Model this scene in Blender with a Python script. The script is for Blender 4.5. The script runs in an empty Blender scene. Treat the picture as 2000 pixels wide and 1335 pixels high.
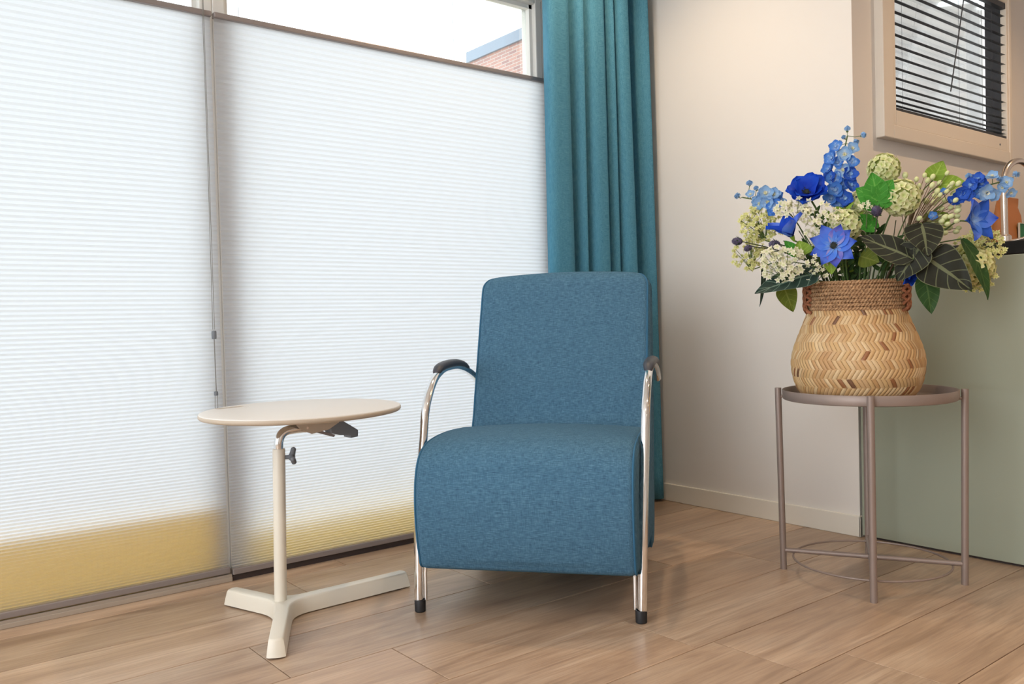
import bpy, math, random
import numpy as np
from mathutils import Vector, Matrix

S = bpy.context.scene
COL = S.collection
rnd = random.Random(7)

# ------------------------------------------------------------------ camera
F_PX, YAW, PITCH, ROLL, H = 1689.06, .670749, .023399, .0263485, .74
def cam_axes():
    f = Vector((math.sin(YAW)*math.cos(PITCH), math.cos(YAW)*math.cos(PITCH), -math.sin(PITCH)))
    r = Vector((math.cos(YAW), -math.sin(YAW), 0))
    d = f.cross(r)
    c, s = math.cos(ROLL), math.sin(ROLL)
    return c*r+s*d, -s*r+c*d, f
CR, CD, CF = cam_axes()
CAM = Vector((0, 0, H))
cd = bpy.data.cameras.new('camera')
cam = bpy.data.objects.new('camera', cd)
COL.objects.link(cam)
mw = Matrix((CR, -CD, -CF)).transposed().to_4x4()
mw.translation = CAM
cam.matrix_world = mw
cd.sensor_width = 36
cd.lens = F_PX/2000*36
cd.clip_start = .02
S.camera = cam

# ------------------------------------------------------------------ sky, daylight, exposure
w = bpy.data.worlds.new('sky')
S.world = w
w.use_nodes = True
bg = w.node_tree.nodes['Background']
bg.inputs['Color'].default_value = (.89, .94, 1, 1)
bg.inputs['Strength'].default_value = 3.2
S.view_settings.view_transform = 'Standard'
S.view_settings.look = 'None'
S.view_settings.exposure = 0.0
S.view_settings.gamma = 1
S.cycles.use_denoising = True
S.cycles.max_bounces = 10
S.cycles.diffuse_bounces = 6
S.cycles.transparent_max_bounces = 12

def area(name, loc, rot, sx, sy, power, color, portal=False, spread=None):
    l = bpy.data.lights.new(name, 'AREA')
    l.shape = 'RECTANGLE'; l.size = sx; l.size_y = sy
    l.energy = power; l.color = color
    if portal: l.cycles.is_portal = True
    if spread: l.spread = spread
    o = bpy.data.objects.new(name, l)
    COL.objects.link(o); o.location = loc; o.rotation_euler = rot
    return o
# added area lamps standing in for daylight from unseen windows at the left
area('added_side_daylight', (-2.57, .25, 1.35), (math.pi/2, 0, -math.pi/2), 2.4, 2.0, 54, (.92, .965, 1))
area('added_left_daylight', (-1.45, 2.48, 1.3), (-math.pi/2, 0, 0), 1.7, 2.0, 26, (.93, .97, 1))
# recessed ceiling lamps: warm
def downlight(x, y, power, color=(1, .82, .62), size=math.radians(125), z=2.5):
    l = bpy.data.lights.new('ceiling_spot', 'SPOT')
    l.energy = power; l.color = color; l.spot_size = size; l.spot_blend = .7; l.shadow_soft_size = .03
    o = bpy.data.objects.new('ceiling_spot', l)
    COL.objects.link(o); o.location = (x, y, z)
for x, y, p in ((1.93, 2.0, 40), (1.95, .25, 25), (.45, .2, 16), (1.2, -1.6, 24)):
    downlight(x, y, p, (1, .75, .50) if y > 1.5 else (1, .82, .62))
for x, y, p in ((3.35, .75, 44), (3.3, -.9, 34)):
    downlight(x, y, p, (1, .66, .38))
# sampling portals at the glass (they only guide the sky light in)
for n_, x0_, x1_, z0_, z1_, y_ in (('portal_a', -.42, .86, .03, 1.95, 2.62), ('portal_b', .94, 2.2, .03, 1.95, 2.62), ('portal_c', 2.88, 3.78, 1.4, 2.0, 1.60)):
    area(n_, ((x0_+x1_)/2, y_, (z0_+z1_)/2), (-math.pi/2, 0, 0), x1_-x0_, z1_-z0_, 1, (1, 1, 1), portal=True)

# ------------------------------------------------------------------ helpers
def ray(px, py):
    return (CR*((px-1000)/F_PX) + CD*((py-667.5)/F_PX) + CF)
def on(ax, val, px, py):
    d = ray(px, py); t = (val-CAM[ax])/d[ax]
    return CAM + d*t
def lin(c):
    c /= 255
    return c/12.92 if c <= .04045 else ((c+.055)/1.055)**2.4
def rgb(r, g, b):
    return (lin(r), lin(g), lin(b), 1)

class MB:
    def __init__(s):
        s.v = []; s.f = []; s.c = []; s.uv = []; s.has_uv = False
    def add(s, vs, fs, col=None, uv=None):
        n = len(s.v)
        s.v += [tuple(p) for p in vs]
        s.f += [tuple(i+n for i in f) for f in fs]
        s.c += [col]*len(fs)
        if uv is not None: s.has_uv = True
        s.uv += list(uv) if uv is not None else [(0, 0)]*len(vs)
        return s
    def box(s, lo, hi, col=None):
        x0, y0, z0 = lo; x1, y1, z1 = hi
        v = [(x0,y0,z0),(x1,y0,z0),(x1,y1,z0),(x0,y1,z0),(x0,y0,z1),(x1,y0,z1),(x1,y1,z1),(x0,y1,z1)]
        return s.add(v, [(3,2,1,0),(4,5,6,7),(0,1,5,4),(1,2,6,5),(2,3,7,6),(3,0,4,7)], col)
    def loft(s, loops, closed=True, caps=True, col=None):
        n = len(loops[0]); vs = [p for l in loops for p in l]; fs = []
        for i in range(len(loops)-1):
            for j in range(n if closed else n-1):
                k = (j+1) % n
                fs.append((i*n+j, i*n+k, (i+1)*n+k, (i+1)*n+j))
        if caps:
            fs.append(tuple(reversed(range(n))))
            fs.append(tuple((len(loops)-1)*n+j for j in range(n)))
        return s.add(vs, fs, col)
    def tube(s, pts, r, n=10, caps=True, closed=False, col=None, flat=1.0):
        P = [Vector(p) for p in pts]; m = len(P)
        R = [r]*m if not hasattr(r, '__len__') else r
        T = []
        for i in range(m):
            a = P[(i-1) % m] if closed or i else P[0]
            b = P[(i+1) % m] if closed or i < m-1 else P[-1]
            t = (b-a); T.append(t.normalized() if t.length > 1e-9 else Vector((0, 0, 1)))
        u = T[0].orthogonal().normalized()
        loops = []
        for i in range(m):
            u = (u - T[i]*u.dot(T[i]))
            u = u.normalized() if u.length > 1e-6 else T[i].orthogonal().normalized()
            vv = T[i].cross(u)
            loops.append([P[i]+(u*math.cos(2*math.pi*k/n)+vv*math.sin(2*math.pi*k/n)*flat)*R[i] for k in range(n)])
        if closed: loops.append(loops[0])
        return s.loft(loops, True, caps and not closed, col)
    def lathe(s, prof, n=48, c=(0, 0), caps=False, col=None):
        return s.loft([[(c[0]+r*math.cos(2*math.pi*k/n), c[1]+r*math.sin(2*math.pi*k/n), z) for k in range(n)] for r, z in prof], True, caps, col)
    def ball(s, c, r, nu=8, nv=6, ax=None, col=None):
        c = Vector(c)
        rx, ry, rz = (r, r, r) if not hasattr(r, '__len__') else r
        q = Vector((0, 0, 1)).rotation_difference(Vector(ax)) if ax is not None else None
        loops = []
        for i in range(nv+1):
            th = math.pi*(i+.02)/(nv+.04)
            l = []
            for k in range(nu):
                p = Vector((rx*math.sin(th)*math.cos(2*math.pi*k/nu), ry*math.sin(th)*math.sin(2*math.pi*k/nu), -rz*math.cos(th)))
                if q: p = q @ p
                l.append(c+p)
            loops.append(l)
        return s.loft(loops, True, True, col)
    def sheet(s, fn, nu, nv, col=None):
        vs = []; uv = []
        for i in range(nu+1):
            for j in range(nv+1):
                a, b = i/nu, j/nv
                vs.append(fn(a, b)); uv.append((a, b))
        fs = [(i*(nv+1)+j, (i+1)*(nv+1)+j, (i+1)*(nv+1)+j+1, i*(nv+1)+j+1) for i in range(nu) for j in range(nv)]
        return s.add(vs, fs, col, uv)
    def build(s, name, mat, parent=None, origin=(0, 0, 0), smooth=True, sharp=38):
        me = bpy.data.meshes.new(name)
        ox, oy, oz = origin
        me.from_pydata([(a-ox, b-oy, c-oz) for a, b, c in s.v], [], s.f)
        if s.has_uv:
            uvl = me.uv_layers.new(name='uv')
            li = np.zeros(len(me.loops), int); me.loops.foreach_get('vertex_index', li)
            uvl.data.foreach_set('uv', np.array(s.uv, float)[li].ravel())
        if any(c is not None for c in s.c):
            ca = me.color_attributes.new('tone', 'FLOAT_COLOR', 'CORNER')
            arr = []
            for poly, c in zip(s.f, s.c):
                c = (1, 1, 1, 1) if c is None else (tuple(c)+(1,) if len(c) == 3 else c)
                arr += list(c)*len(poly)
            ca.data.foreach_set('color', arr)
        if smooth:
            me.shade_smooth()
            me.set_sharp_from_angle(angle=math.radians(sharp))
        me.materials.append(mat)
        me.update()
        o = bpy.data.objects.new(name, me)
        COL.objects.link(o)
        if parent is not None: o.parent = parent
        elif any(origin): o.location = origin
        return o

def thing(name, label, cat, loc=(0, 0, 0), rz=0, group=None):
    o = bpy.data.objects.new(name, None)
    COL.objects.link(o)
    o.empty_display_size = .05
    o.location = loc; o.rotation_euler = (0, 0, rz)
    o['label'] = label; o['category'] = cat
    if group: o['group'] = group
    return o
def struct(o, label=None, cat=None):
    o['kind'] = 'structure'
    if label: o['label'] = label
    if cat: o['category'] = cat
    return o
def sroot(name, label, cat, loc=(0, 0, 0)):
    return struct(thing(name, label, cat, loc))
def bevel(o, w=.003, seg=2):
    m = o.modifiers.new('bevel', 'BEVEL'); m.width = w; m.segments = seg; m.limit_method = 'ANGLE'
    return o
def catmull(pts, n=8, closed=False):
    P = [Vector(p) for p in pts]; out = []; m = len(P)
    for i in range(m if closed else m-1):
        g = (lambda k: P[k % m]) if closed else (lambda k: P[max(0, min(m-1, k))])
        a, b, c, d = g(i-1), g(i), g(i+1), g(i+2)
        for k in range(n):
            t = k/n
            out.append(.5*((2*b)+(c-a)*t+(2*a-5*b+4*c-d)*t*t+(3*b-a-3*c+d)*t**3))
    if not closed: out.append(P[-1].copy())
    return out

# ------------------------------------------------------------------ materials
def mat(name, color=(.8, .8, .8, 1), rough=.5, metal=0, **kw):
    m = bpy.data.materials.new(name); m.use_nodes = True
    b = m.node_tree.nodes['Principled BSDF']
    b.inputs['Base Color'].default_value = color
    b.inputs['Roughness'].default_value = rough
    b.inputs['Metallic'].default_value = metal
    for k, v in kw.items(): b.inputs[k.replace('_', ' ')].default_value = v
    return m
class NT:
    def __init__(s, m):
        s.t = m.node_tree; s.b = s.t.nodes.get('Principled BSDF'); s.out = s.t.nodes['Material Output']
    def n(s, typ, **kw):
        nd = s.t.nodes.new('ShaderNode'+typ)
        for k, v in kw.items():
            if k in nd.inputs: nd.inputs[k].default_value = v
            else: setattr(nd, k, v)
        return nd
    def l(s, a, b): s.t.links.new(a, b)
    def mapping(s, scale, coord='Object', loc=None):
        tc = s.n('TexCoord'); mp = s.n('Mapping'); mp.inputs['Scale'].default_value = scale
        if loc: mp.inputs['Location'].default_value = loc
        s.l(tc.outputs[coord], mp.inputs['Vector'])
        return mp.outputs['Vector']
    def noise(s, vec, scale=5, detail=2, rough=.5, dist=0):
        nd = s.n('TexNoise', Scale=scale, Detail=detail, Roughness=rough, Distortion=dist)
        s.l(vec, nd.inputs['Vector']); return nd.outputs['Fac']
    def ramp(s, fac, stops):
        nd = s.n('ValToRGB'); cr = nd.color_ramp
        while len(cr.elements) < len(stops): cr.elements.new(.5)
        for e, (p, c) in zip(cr.elements, stops): e.position = p; e.color = c
        s.l(fac, nd.inputs['Fac']); return nd.outputs['Color']
    def mix(s, fac, a, b, blend='MIX'):
        nd = s.n('Mix', data_type='RGBA', blend_type=blend)
        for sock, val in ((nd.inputs[0], fac), (nd.inputs[6], a), (nd.inputs[7], b)):
            if hasattr(val, 'links') or hasattr(val, 'is_linked'): s.l(val, sock)
            else: sock.default_value = val
        return nd.outputs[2]
    def math(s, op, a, b=None, c=None):
        nd = s.n('Math', operation=op)
        for i, val in enumerate((a, b, c)):
            if val is None: continue
            if hasattr(val, 'is_linked'): s.l(val, nd.inputs[i])
            else: nd.inputs[i].default_value = val
        return nd.outputs[0]
    def bump(s, h, strength=.3, dist=.001):
        nd = s.n('Bump', Strength=strength, Distance=dist); s.l(h, nd.inputs['Height'])
        s.l(nd.outputs['Normal'], s.b.inputs['Normal'])
    def base(s, c): s.l(c, s.b.inputs['Base Color'])

def m_paint(name, color, rough=.6):
    m = mat(name, color, rough); t = NT(m)
    t.bump(t.noise(t.mapping((1, 1, 1)), 260, 3), .08, .001)
    return m
M_wall = m_paint('wall_paint', rgb(228, 223, 217))
M_ceiling = m_paint('ceiling_paint', rgb(240, 238, 234))
M_trim = m_paint('trim_paint', rgb(232, 226, 214), .4)
M_frame = m_paint('window_frame_white', rgb(226, 226, 222), .35)
M_cream = m_paint('window_frame_cream', rgb(226, 217, 204), .4)

def m_floor():
    m = mat('oak_planks', rough=.42); t = NT(m)
    at = t.n('VertexColor', layer_name='tone')
    sep = t.n('SeparateColor'); t.l(at.outputs['Color'], sep.inputs['Color'])
    tc = t.n('TexCoord')
    off = t.n('CombineXYZ'); t.l(t.math('MULTIPLY', sep.outputs['Red'], 37.0), off.inputs['X']); t.l(t.math('MULTIPLY', sep.outputs['Green'], 23.0), off.inputs['Y'])
    add = t.n('VectorMath', operation='ADD'); t.l(tc.outputs['Object'], add.inputs[0]); t.l(off.outputs[0], add.inputs[1])
    def mp(sc):
        q = t.n('Mapping'); q.inputs['Scale'].default_value = sc; t.l(add.outputs[0], q.inputs['Vector']); return q.outputs['Vector']
    broad = t.noise(mp((1.1, 7, 1)), 1.6, 4, .6, 1.2)
    grain = t.noise(mp((2.2, 60, 1)), 2.0, 5, .65, .6)
    fine = t.noise(mp((6, 260, 1)), 2.0, 3, .6)
    knots = t.noise(mp((2.2, 6.5, 1)), 1.0, 1, .4, .4)
    c = t.ramp(broad, [(.25, rgb(156, 125, 96)), (.48, rgb(187, 155, 124)), (.72, rgb(208, 180, 150))])
    c = t.mix(t.math('MULTIPLY', t.math('SUBTRACT', .58, grain), 1.8), c, rgb(128, 97, 76))
    c = t.mix(t.math('MULTIPLY', fine, .16), c, rgb(120, 94, 78))
    kn = t.ramp(knots, [(.74, (0, 0, 0, 1)), (.84, (1, 1, 1, 1))])
    c = t.mix(t.math('MULTIPLY', kn, .45), c, rgb(104, 80, 68))
    tone = t.math('ADD', t.math('MULTIPLY', sep.outputs['Blue'], .34), .83)
    v = t.n('HueSaturation', Saturation=.88); t.l(c, v.inputs['Color']); t.l(tone, v.inputs['Value'])
    t.base(v.outputs['Color'])
    t.bump(t.math('ADD', grain, t.math('MULTIPLY', fine, .6)), .12, .0008)
    t.l(t.math('ADD', t.math('MULTIPLY', grain, .2), .24), t.b.inputs['Roughness'])
    return m
M_floor = m_floor()

def m_fabric(name, ca, cb, cc, scale=1.0, sheen=.25):
    """woven cloth: thin threads running both ways, in object space"""
    m = mat(name, rough=.9); t = NT(m)
    a = t.noise(t.mapping((26*scale, 420*scale, 520*scale)), 1, 2, .5)
    b = t.noise(t.mapping((520*scale, 34*scale, 30*scale)), 1, 2, .5)
    big = t.noise(t.mapping((1, 1, 1)), 60*scale, 2)
    f = t.math('ADD', t.math('MULTIPLY', a, .64), t.math('MULTIPLY', b, .36))
    c = t.ramp(f, [(.34, ca), (.5, cb), (.68, cc)])
    t.base(t.mix(.12, c, t.ramp(big, [(.3, ca), (.7, cc)])))
    t.bump(f, .35, .0012)
    t.b.inputs['Sheen Weight'].default_value = sheen
    t.b.inputs['Sheen Roughness'].default_value = .5
    t.b.inputs['Specular IOR Level'].default_value = .15
    return m
M_chair = m_fabric('blue_tweed', rgb(48, 79, 103), rgb(68, 106, 133), rgb(100, 140, 164), 2.4, .0)
M_piping = mat('blue_piping', rgb(40, 96, 130), .8)
def m_curtain():
    m = m_fabric('teal_curtain_cloth', rgb(66, 122, 148), rgb(86, 148, 174), rgb(108, 168, 190), 1.6, .0); t = NT(m)
    tr = t.n('BsdfTranslucent'); tr.inputs['Color'].default_value = rgb(40, 130, 175)
    ms = t.n('MixShader', Fac=.16)
    t.l(t.b.outputs[0], ms.inputs[1]); t.l(tr.outputs[0], ms.inputs[2]); t.l(ms.outputs[0], t.out.inputs['Surface'])
    return m
M_curtain = m_curtain()
def m_sheer(name, dif, tra, fac):
    m = bpy.data.materials.new(name); m.use_nodes = True; t = NT(m)
    d = t.n('BsdfDiffuse'); d.inputs['Color'].default_value = dif
    tr = t.n('BsdfTranslucent'); tr.inputs['Color'].default_value = tra
    ms = t.n('MixShader', Fac=fac)
    t.l(d.outputs[0], ms.inputs[1]); t.l(tr.outputs[0], ms.inputs[2]); t.l(ms.outputs[0], t.out.inputs['Surface'])
    return m
M_pleat = m_sheer('pleated_blind_cloth', rgb(232, 232, 226), (.665, .68, .725, 1), .86)
M_ochre = m_sheer('ochre_tint_sheet', rgb(190, 140, 60), (.90, .70, .29, 1), .92)  # added sheet that yellows the light reaching the left blind's foot
M_yellow = m_sheer('yellow_tint_sheet', rgb(214, 180, 70), (1.0, .80, .32, 1), .95)  # added sheet giving the right blind's foot its yellow glow
M_sheer = m_sheer('sheer_drape_cloth', rgb(240, 240, 244), rgb(246, 248, 252), .75)
def m_glass():
    m = bpy.data.materials.new('window_glass'); m.use_nodes = True; t = NT(m)
    tp = t.n('BsdfTransparent'); tp.inputs['Color'].default_value = (.96, .98, .97, 1)
    gl = t.n('BsdfGlossy', Roughness=.02)
    fr = t.n('Fresnel', IOR=1.45); ms = t.n('MixShader')
    t.l(t.math('MULTIPLY', fr.outputs[0], .6), ms.inputs[0])
    t.l(tp.outputs[0], ms.inputs[1]); t.l(gl.outputs[0], ms.inputs[2]); t.l(ms.outputs[0], t.out.inputs['Surface'])
    return m
M_glass = m_glass()
M_alu = mat('blind_rail_metal', rgb(150, 142, 140), .45, .35)
M_sill = mat('threshold_metal', rgb(176, 164, 150), .45, .2)
M_darkgap = mat('dark_gap_and_rubber', rgb(62, 50, 46), .8)  # rubber pads, also the shade in the gap under the blind
M_cord = mat('cord_grey', rgb(120, 118, 112), .8)
M_chrome = mat('chrome', (.86, .86, .86, 1), .09, 1)
M_black = mat('black_rubber', rgb(28, 28, 31), .55)
M_pad = mat('charcoal_arm_pad', rgb(58, 60, 68), .45)
M_white = m_paint('cream_lacquer', rgb(226, 220, 206), .38)
M_top = m_paint('tabletop_laminate', rgb(222, 219, 214), .42)
M_edge = mat('tabletop_underside', rgb(190, 176, 158), .5)
M_grey = mat('grey_plastic', rgb(112, 118, 126), .5)
M_taupe = mat('taupe_powder_coat', rgb(146, 130, 122), .42, .25)
M_green = m_paint('sage_panel', rgb(154, 160, 144), .26)
M_worktop = mat('black_worktop', rgb(22, 20, 22), .3)
M_copper = mat('brushed_steel_tap', (.82, .74, .68, 1), .22, 1)
M_kraft = m_paint('kraft_paper', rgb(190, 122, 70), .6)
M_glabel = mat('green_label', rgb(22, 128, 74), .5)
M_whiteprint = mat('white_print', rgb(235, 235, 225), .6)
M_slat = mat('dark_slat', rgb(52, 54, 60), .5)
M_pave = m_paint('pale_paving', rgb(205, 196, 180), .8)
def m_brick():
    m = mat('hazed_red_brick', rough=.9); t = NT(m)
    br = t.n('TexBrick', Scale=1.0); br.inputs['Brick Width'].default_value = .21; br.inputs['Row Height'].default_value = .058
    br.inputs['Mortar Size'].default_value = .006
    br.inputs['Color1'].default_value = rgb(186, 148, 136); br.inputs['Color2'].default_value = rgb(160, 130, 126); br.inputs['Mortar'].default_value = rgb(188, 180, 174)  # brick tones lightened to carry the outdoor glare
    tc = t.n('TexCoord'); sp = t.n('SeparateXYZ'); cb = t.n('CombineXYZ')
    t.l(tc.outputs['Object'], sp.inputs[0]); t.l(sp.outputs['Y'], cb.inputs['X']); t.l(sp.outputs['Z'], cb.inputs['Y']); t.l(cb.outputs[0], br.inputs['Vector'])
    t.base(br.outputs['Color'])
    return m
M_brick = m_brick()
M_cap = mat('parapet_cap_metal', rgb(140, 150, 164), .5)

# ------------------------------------------------------------------ setting
YW = 2.499      # face of the blinds
XW = 2.655      # face of the right wall (baseboard face at 2.645)
YK = 1.5214     # kitchen window wall
CEIL = 2.55
XL, YB, XR = -2.6, -3.4, 5.2

# floor planks, joints where the photograph has them
def floor_mesh():
    mb = MB(); W = .2327; g = .0011; ch = .0008
    joints = {0: .746, -1: .9916, 1: 1.4496, 2: 1.0305, -2: 1.504, -4: 1.711, -3: .35}
    r = random.Random(3); L = 1.2095
    mb.box((XL, YB, -.05), (XR, YW+.4, -.0035), (.5, .5, 0))
    k0 = math.floor((YB-1.722)/W); k1 = math.ceil((YW+.1-1.722)/W)
    for k in range(k0, k1+1):
        ya, yb = 1.722+k*W, 1.722+(k+1)*W
        x = joints.get(k, r.random()*L)
        x -= L*math.ceil((x-XL)/L)
        while x < XR:
            a, b = max(x, XL), min(x+L, XR)
            if b-a > .01:
                c = (r.random(), r.random(), r.random())
                o = [(a+g, ya+g), (b-g, ya+g), (b-g, yb-g), (a+g, yb-g)]
                i = [(a+g+ch, ya+g+ch), (b-g-ch, ya+g+ch), (b-g-ch, yb-g-ch), (a+g+ch, yb-g-ch)]
                mb.add([(p[0], p[1], -.003) for p in o]+[(p[0], p[1], -.0006) for p in o]+[(p[0], p[1], 0) for p in i],
                       [(0,1,5,4),(1,2,6,5),(2,3,7,6),(3,0,4,7),(4,5,9,8),(5,6,10,9),(6,7,11,10),(7,4,8,11),(8,9,10,11)], c)
            x += L
    return mb.build('floor', M_floor, smooth=False)
struct(floor_mesh(), 'pale oak plank floor running along the window wall', 'floor')
struct(MB().box((XL, YB, CEIL), (XR, YW+.3, CEIL+.1)).build('ceiling', M_ceiling, smooth=False), 'plain white ceiling', 'ceiling')

# window wall
YF0, YF1 = 2.536, 2.62           # window frame depth
x_mull0, x_mull1 = on(1, YF0, 388, 5).x, on(1, YF0, 439, 5).x
x_jamb = on(1, YF0, 1047, 100).x
z_head = on(1, YF0, 1047, 8).z
ww = MB()
ww.box((XL-.1, YF0, z_head+.09), (XW+.2, YF1+.12, CEIL))
ww.box((x_jamb+.10, YF0, -.05), (XW+.2, YF1+.12, z_head+.09))
ww.box((-.62, YF0, -.05), (-.45, YF1+.12, z_head+.09))
ww.box((XL-.1, YF0, -.05), (-2.35, YF1+.12, z_head+.09))
struct(ww.build('wall_window', M_wall, smooth=False), 'white wall around the large windows', 'wall')

def window(name, label, x0, x1, z0, z1, y0, y1, fm, fw=(.06, .06), lower=None):
    r = sroot(name, label, 'window')
    f = MB()
    f.box((x0, y0, z0), (x0+fw[0], y1, z1)); f.box((x1-fw[1], y0, z0), (x1, y1, z1))
    f.box((x0+fw[0], y0, z1-.085), (x1-fw[1], y1, z1)); f.box((x0+fw[0], y0, z0), (x1-fw[1], y1, z0+.03))
    f = bevel(f.build('window_frame', fm, r, smooth=False), .004)
    gb = MB()                       # glazing bead standing round the pane
    yb = y0+.02
    for a, b in (((x0+fw[0], z0+.03), (x0+fw[0]+.014, z1-.085)), ((x1-fw[1]-.014, z0+.03), (x1-fw[1], z1-.085)), ((x0+fw[0], z1-.1), (x1-fw[1], z1-.085))):
        gb.box((a[0], yb, a[1]), (b[0], yb+.02, b[1]))
    gb.build('glazing_bead', fm, f, smooth=False)
    MB().box((x0+fw[0], y0+.045, z0+.03), (x1-fw[1], y0+.051, z1-.085)).build('pane', M_glass, r, smooth=False)
    if lower:
        zt, yy, mt = lower
        MB().box((x0+fw[0]-.0, yy, z0+.03), (x1-fw[1]+.0, yy+.004, zt)).build('added_tint_sheet', mt, r, smooth=False)  # added sheet tinting the daylight behind the blind
    return r
xm = (x_mull0+x_mull1)/2
window('window_1', 'tall window left of the white post, added ochre tint sheet along its foot', -.45, xm, .0, z_head+.085, YF0, YF1, M_frame, (.06, xm-x_mull0), (.225, 2.540, M_ochre))
window('window_2', 'tall window between the white post and the curtain', xm, x_jamb+.10, .0, z_head+.085, YF0, YF1, M_frame, (x_mull1-xm, .10), (.145, 2.575, M_yellow))
window('window_4', 'tall window beyond the left edge of the blinds', -2.35, -.62, .0, z_head+.085, YF0, YF1, M_frame)

# threshold strip, plus a dark strip as the shaded gap under the blind
tr = MB().box((-.45, 2.500, .0), (.912, 2.536, .022)).box((-.45, 2.497, .0), (.912, 2.503, .014)).build('trim_1', M_sill, smooth=False)
struct(bevel(tr, .002), 'grey metal threshold strip under the left blind', 'trim')
struct(MB().box((.912, 2.503, .0), (XW, 2.536, .016)).build('trim_2', M_darkgap, smooth=False), 'dark strip drawn as the shaded gap under the right blind', 'trim')

struct(MB().box((XW, YK+.06, 0), (XW+.15, YF0, CEIL)).build('wall_right', M_wall, smooth=False), 'off-white side wall right of the curtain', 'wall')
bb = MB().box((2.645, YK-.007, 0), (XW, YW, .07)).box((2.645, YK-.007, 0), (2.672, YK, .07))
struct(bevel(bb.build('baseboard_right', M_trim, smooth=False), .0025), 'cream baseboard along the right wall', 'baseboard')

# kitchen window wall (recess to the right)
kx0, kx1, kz0, kz1 = 2.82, 3.83, 1.345, 2.06
kw = MB()
kw.box((XW, YK, -.05), (kx0, YK+.06, CEIL)); kw.box((kx1, YK, -.05), (XR+.1, YK+.06, CEIL))
kw.box((kx0, YK, -.05), (kx1, YK+.06, kz0)); kw.box((kx0, YK, kz1), (kx1, YK+.06, CEIL))
struct(kw.build('wall_kitchen', M_wall, smooth=False), 'beige lit kitchen wall with the small window', 'wall')
ot = MB()
ot.box((XL-.1, YB, 0), (XL, -1.0, CEIL)); ot.box((XL-.1, 1.5, 0), (XL, YW+.3, CEIL)); ot.box((XL-.1, -1.0, 2.4), (XL, 1.5, CEIL)); ot.box((XL-.1, -1.0, 0), (XL, 1.5, .3))  # boxes leave an opening, added for the side daylight lamp
struct(ot.build('wall_left', M_wall, smooth=False), 'white wall at the far left with a wide unseen opening added for daylight', 'wall')
bw = MB()
bw.box((XL-.1, YB-.1, 0), (XR+.1, YB, CEIL))
struct(bw.build('wall_back', M_wall, smooth=False), 'plain white wall behind the camera', 'wall')
struct(MB().box((XR, YB, 0), (XR+.1, YK, CEIL)).build('wall_far_right', M_wall, smooth=False), 'white wall at the far end of the kitchen', 'wall')

def kitchen_window():
    r = sroot('window_3', 'small cream framed kitchen window above the flowers', 'window')
    y0 = YK-.030
    ox0, ox1, oz0, oz1 = 2.797, 3.812, 1.327, 2.075
    gx0, gx1, gz0, gz1 = 2.886, 3.776, 1.427, 1.97
    def ring(a, b, ya, yb, mb):
        (ax0, ax1, az0, az1), (bx0, bx1, bz0, bz1) = a, b
        mb.box((ax0, ya, az0), (bx0, yb, az1)); mb.box((bx1, ya, az0), (ax1, yb, az1))
        mb.box((bx0, ya, az0), (bx1, yb, bz0)); mb.box((bx0, ya, bz1), (bx1, yb, az1))
        return mb
    sx0, sx1, sz0, sz1 = 2.862, 3.789, 1.374, 2.01
    cas = bevel(ring((ox0, ox1, oz0, oz1), (sx0, sx1, sz0, sz1), y0, YK+.06, MB()).build('casing', M_cream, r, smooth=False), .003)
    sash = bevel(ring((sx0, sx1, sz0, sz1), (gx0, gx1, gz0, gz1), y0+.004, YK-.002, MB()).build('sash', M_cream, r, smooth=False), .003)
    sc = MB()
    for px, py in ((1738, 231), (1953, 282)):
        p = on(1, y0+.004, px, py)
        sc.tube([(p.x, y0+.002, p.z), (p.x, y0+.006, p.z)], .004, 8)
    sc.build('screw', M_grey, sash)
    MB().box((sx0, YK+.060, sz0), (gx1, YK+.066, sz1)).build('pane', M_glass, r, smooth=False)
    MB().box((gx1+.001, YK-.001, kz0+.001), (kx1-.001, YK+.058, kz1-.001)).build('side_liner', M_slat, r, smooth=False)
    # black blind between sash and glass
    b = thing('venetian_blind', 'black slatted blind hanging in the small kitchen window', 'blind', (0, 0, 0))
    zs = [1.436, 1.446, 1.462, 1.482, 1.509, 1.540, 1.574, 1.611]
    while zs[-1] < 1.95: zs.append(zs[-1]+.0385)
    sl = MB(); yc = YK-.014
    for z in zs:
        sl.sheet(lambda a, t, z=z: (gx0+.003+a*(gx1-gx0-.006), yc-.008+.016*t, z+.0012*math.sin(math.pi*t)), 1, 6)
    slo = sl.build('slat_pack', M_slat, b)
    so = slo.modifiers.new('thick', 'SOLIDIFY'); so.thickness = .0004
    MB().box((gx0+.003, yc-.008, gz0+.001), (gx1-.003, yc+.008, gz0+.010)).build('bottom_rail', M_slat, b, smooth=False)
    MB().box((gx0+.003, yc-.010, gz1-.022), (gx1-.003, yc+.010, gz1-.001)).build('head_rail', M_slat, b, smooth=False)
    for x in (gx0+.05, (gx0+gx1)/2+.03, gx1-.13):
        c = MB()
        c.tube([(x, yc-.009, gz0+.005), (x, yc-.009, gz1-.01)], .0006, 5)
        c.build('ladder_cord', M_slat, b)
    wd = MB().tube([(gx0+.53, yc-.011, gz1-.02), (gx0+.40, yc-.0115, gz0+.12)], .0022, 6)
    wd.build('tilt_wand', M_slat, b)
    # pale drape behind the glass, pulled over to one side
    def dr(a, t):
        z = 1.25+1.0*t
        x = 3.0+2.3*a
        ph = 31*(a-.24*t)
        return (x+.30*(t-.3), YK+.46+.06*math.sin(ph)+.035*math.sin(2.3*ph+1), z)
    o = MB().sheet(dr, 150, 10).build('sheer_drape', M_sheer)
    o['label'] = 'pale grey drape in slanting folds seen through the black slatted blind'; o['category'] = 'drape'
kitchen_window()

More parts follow.
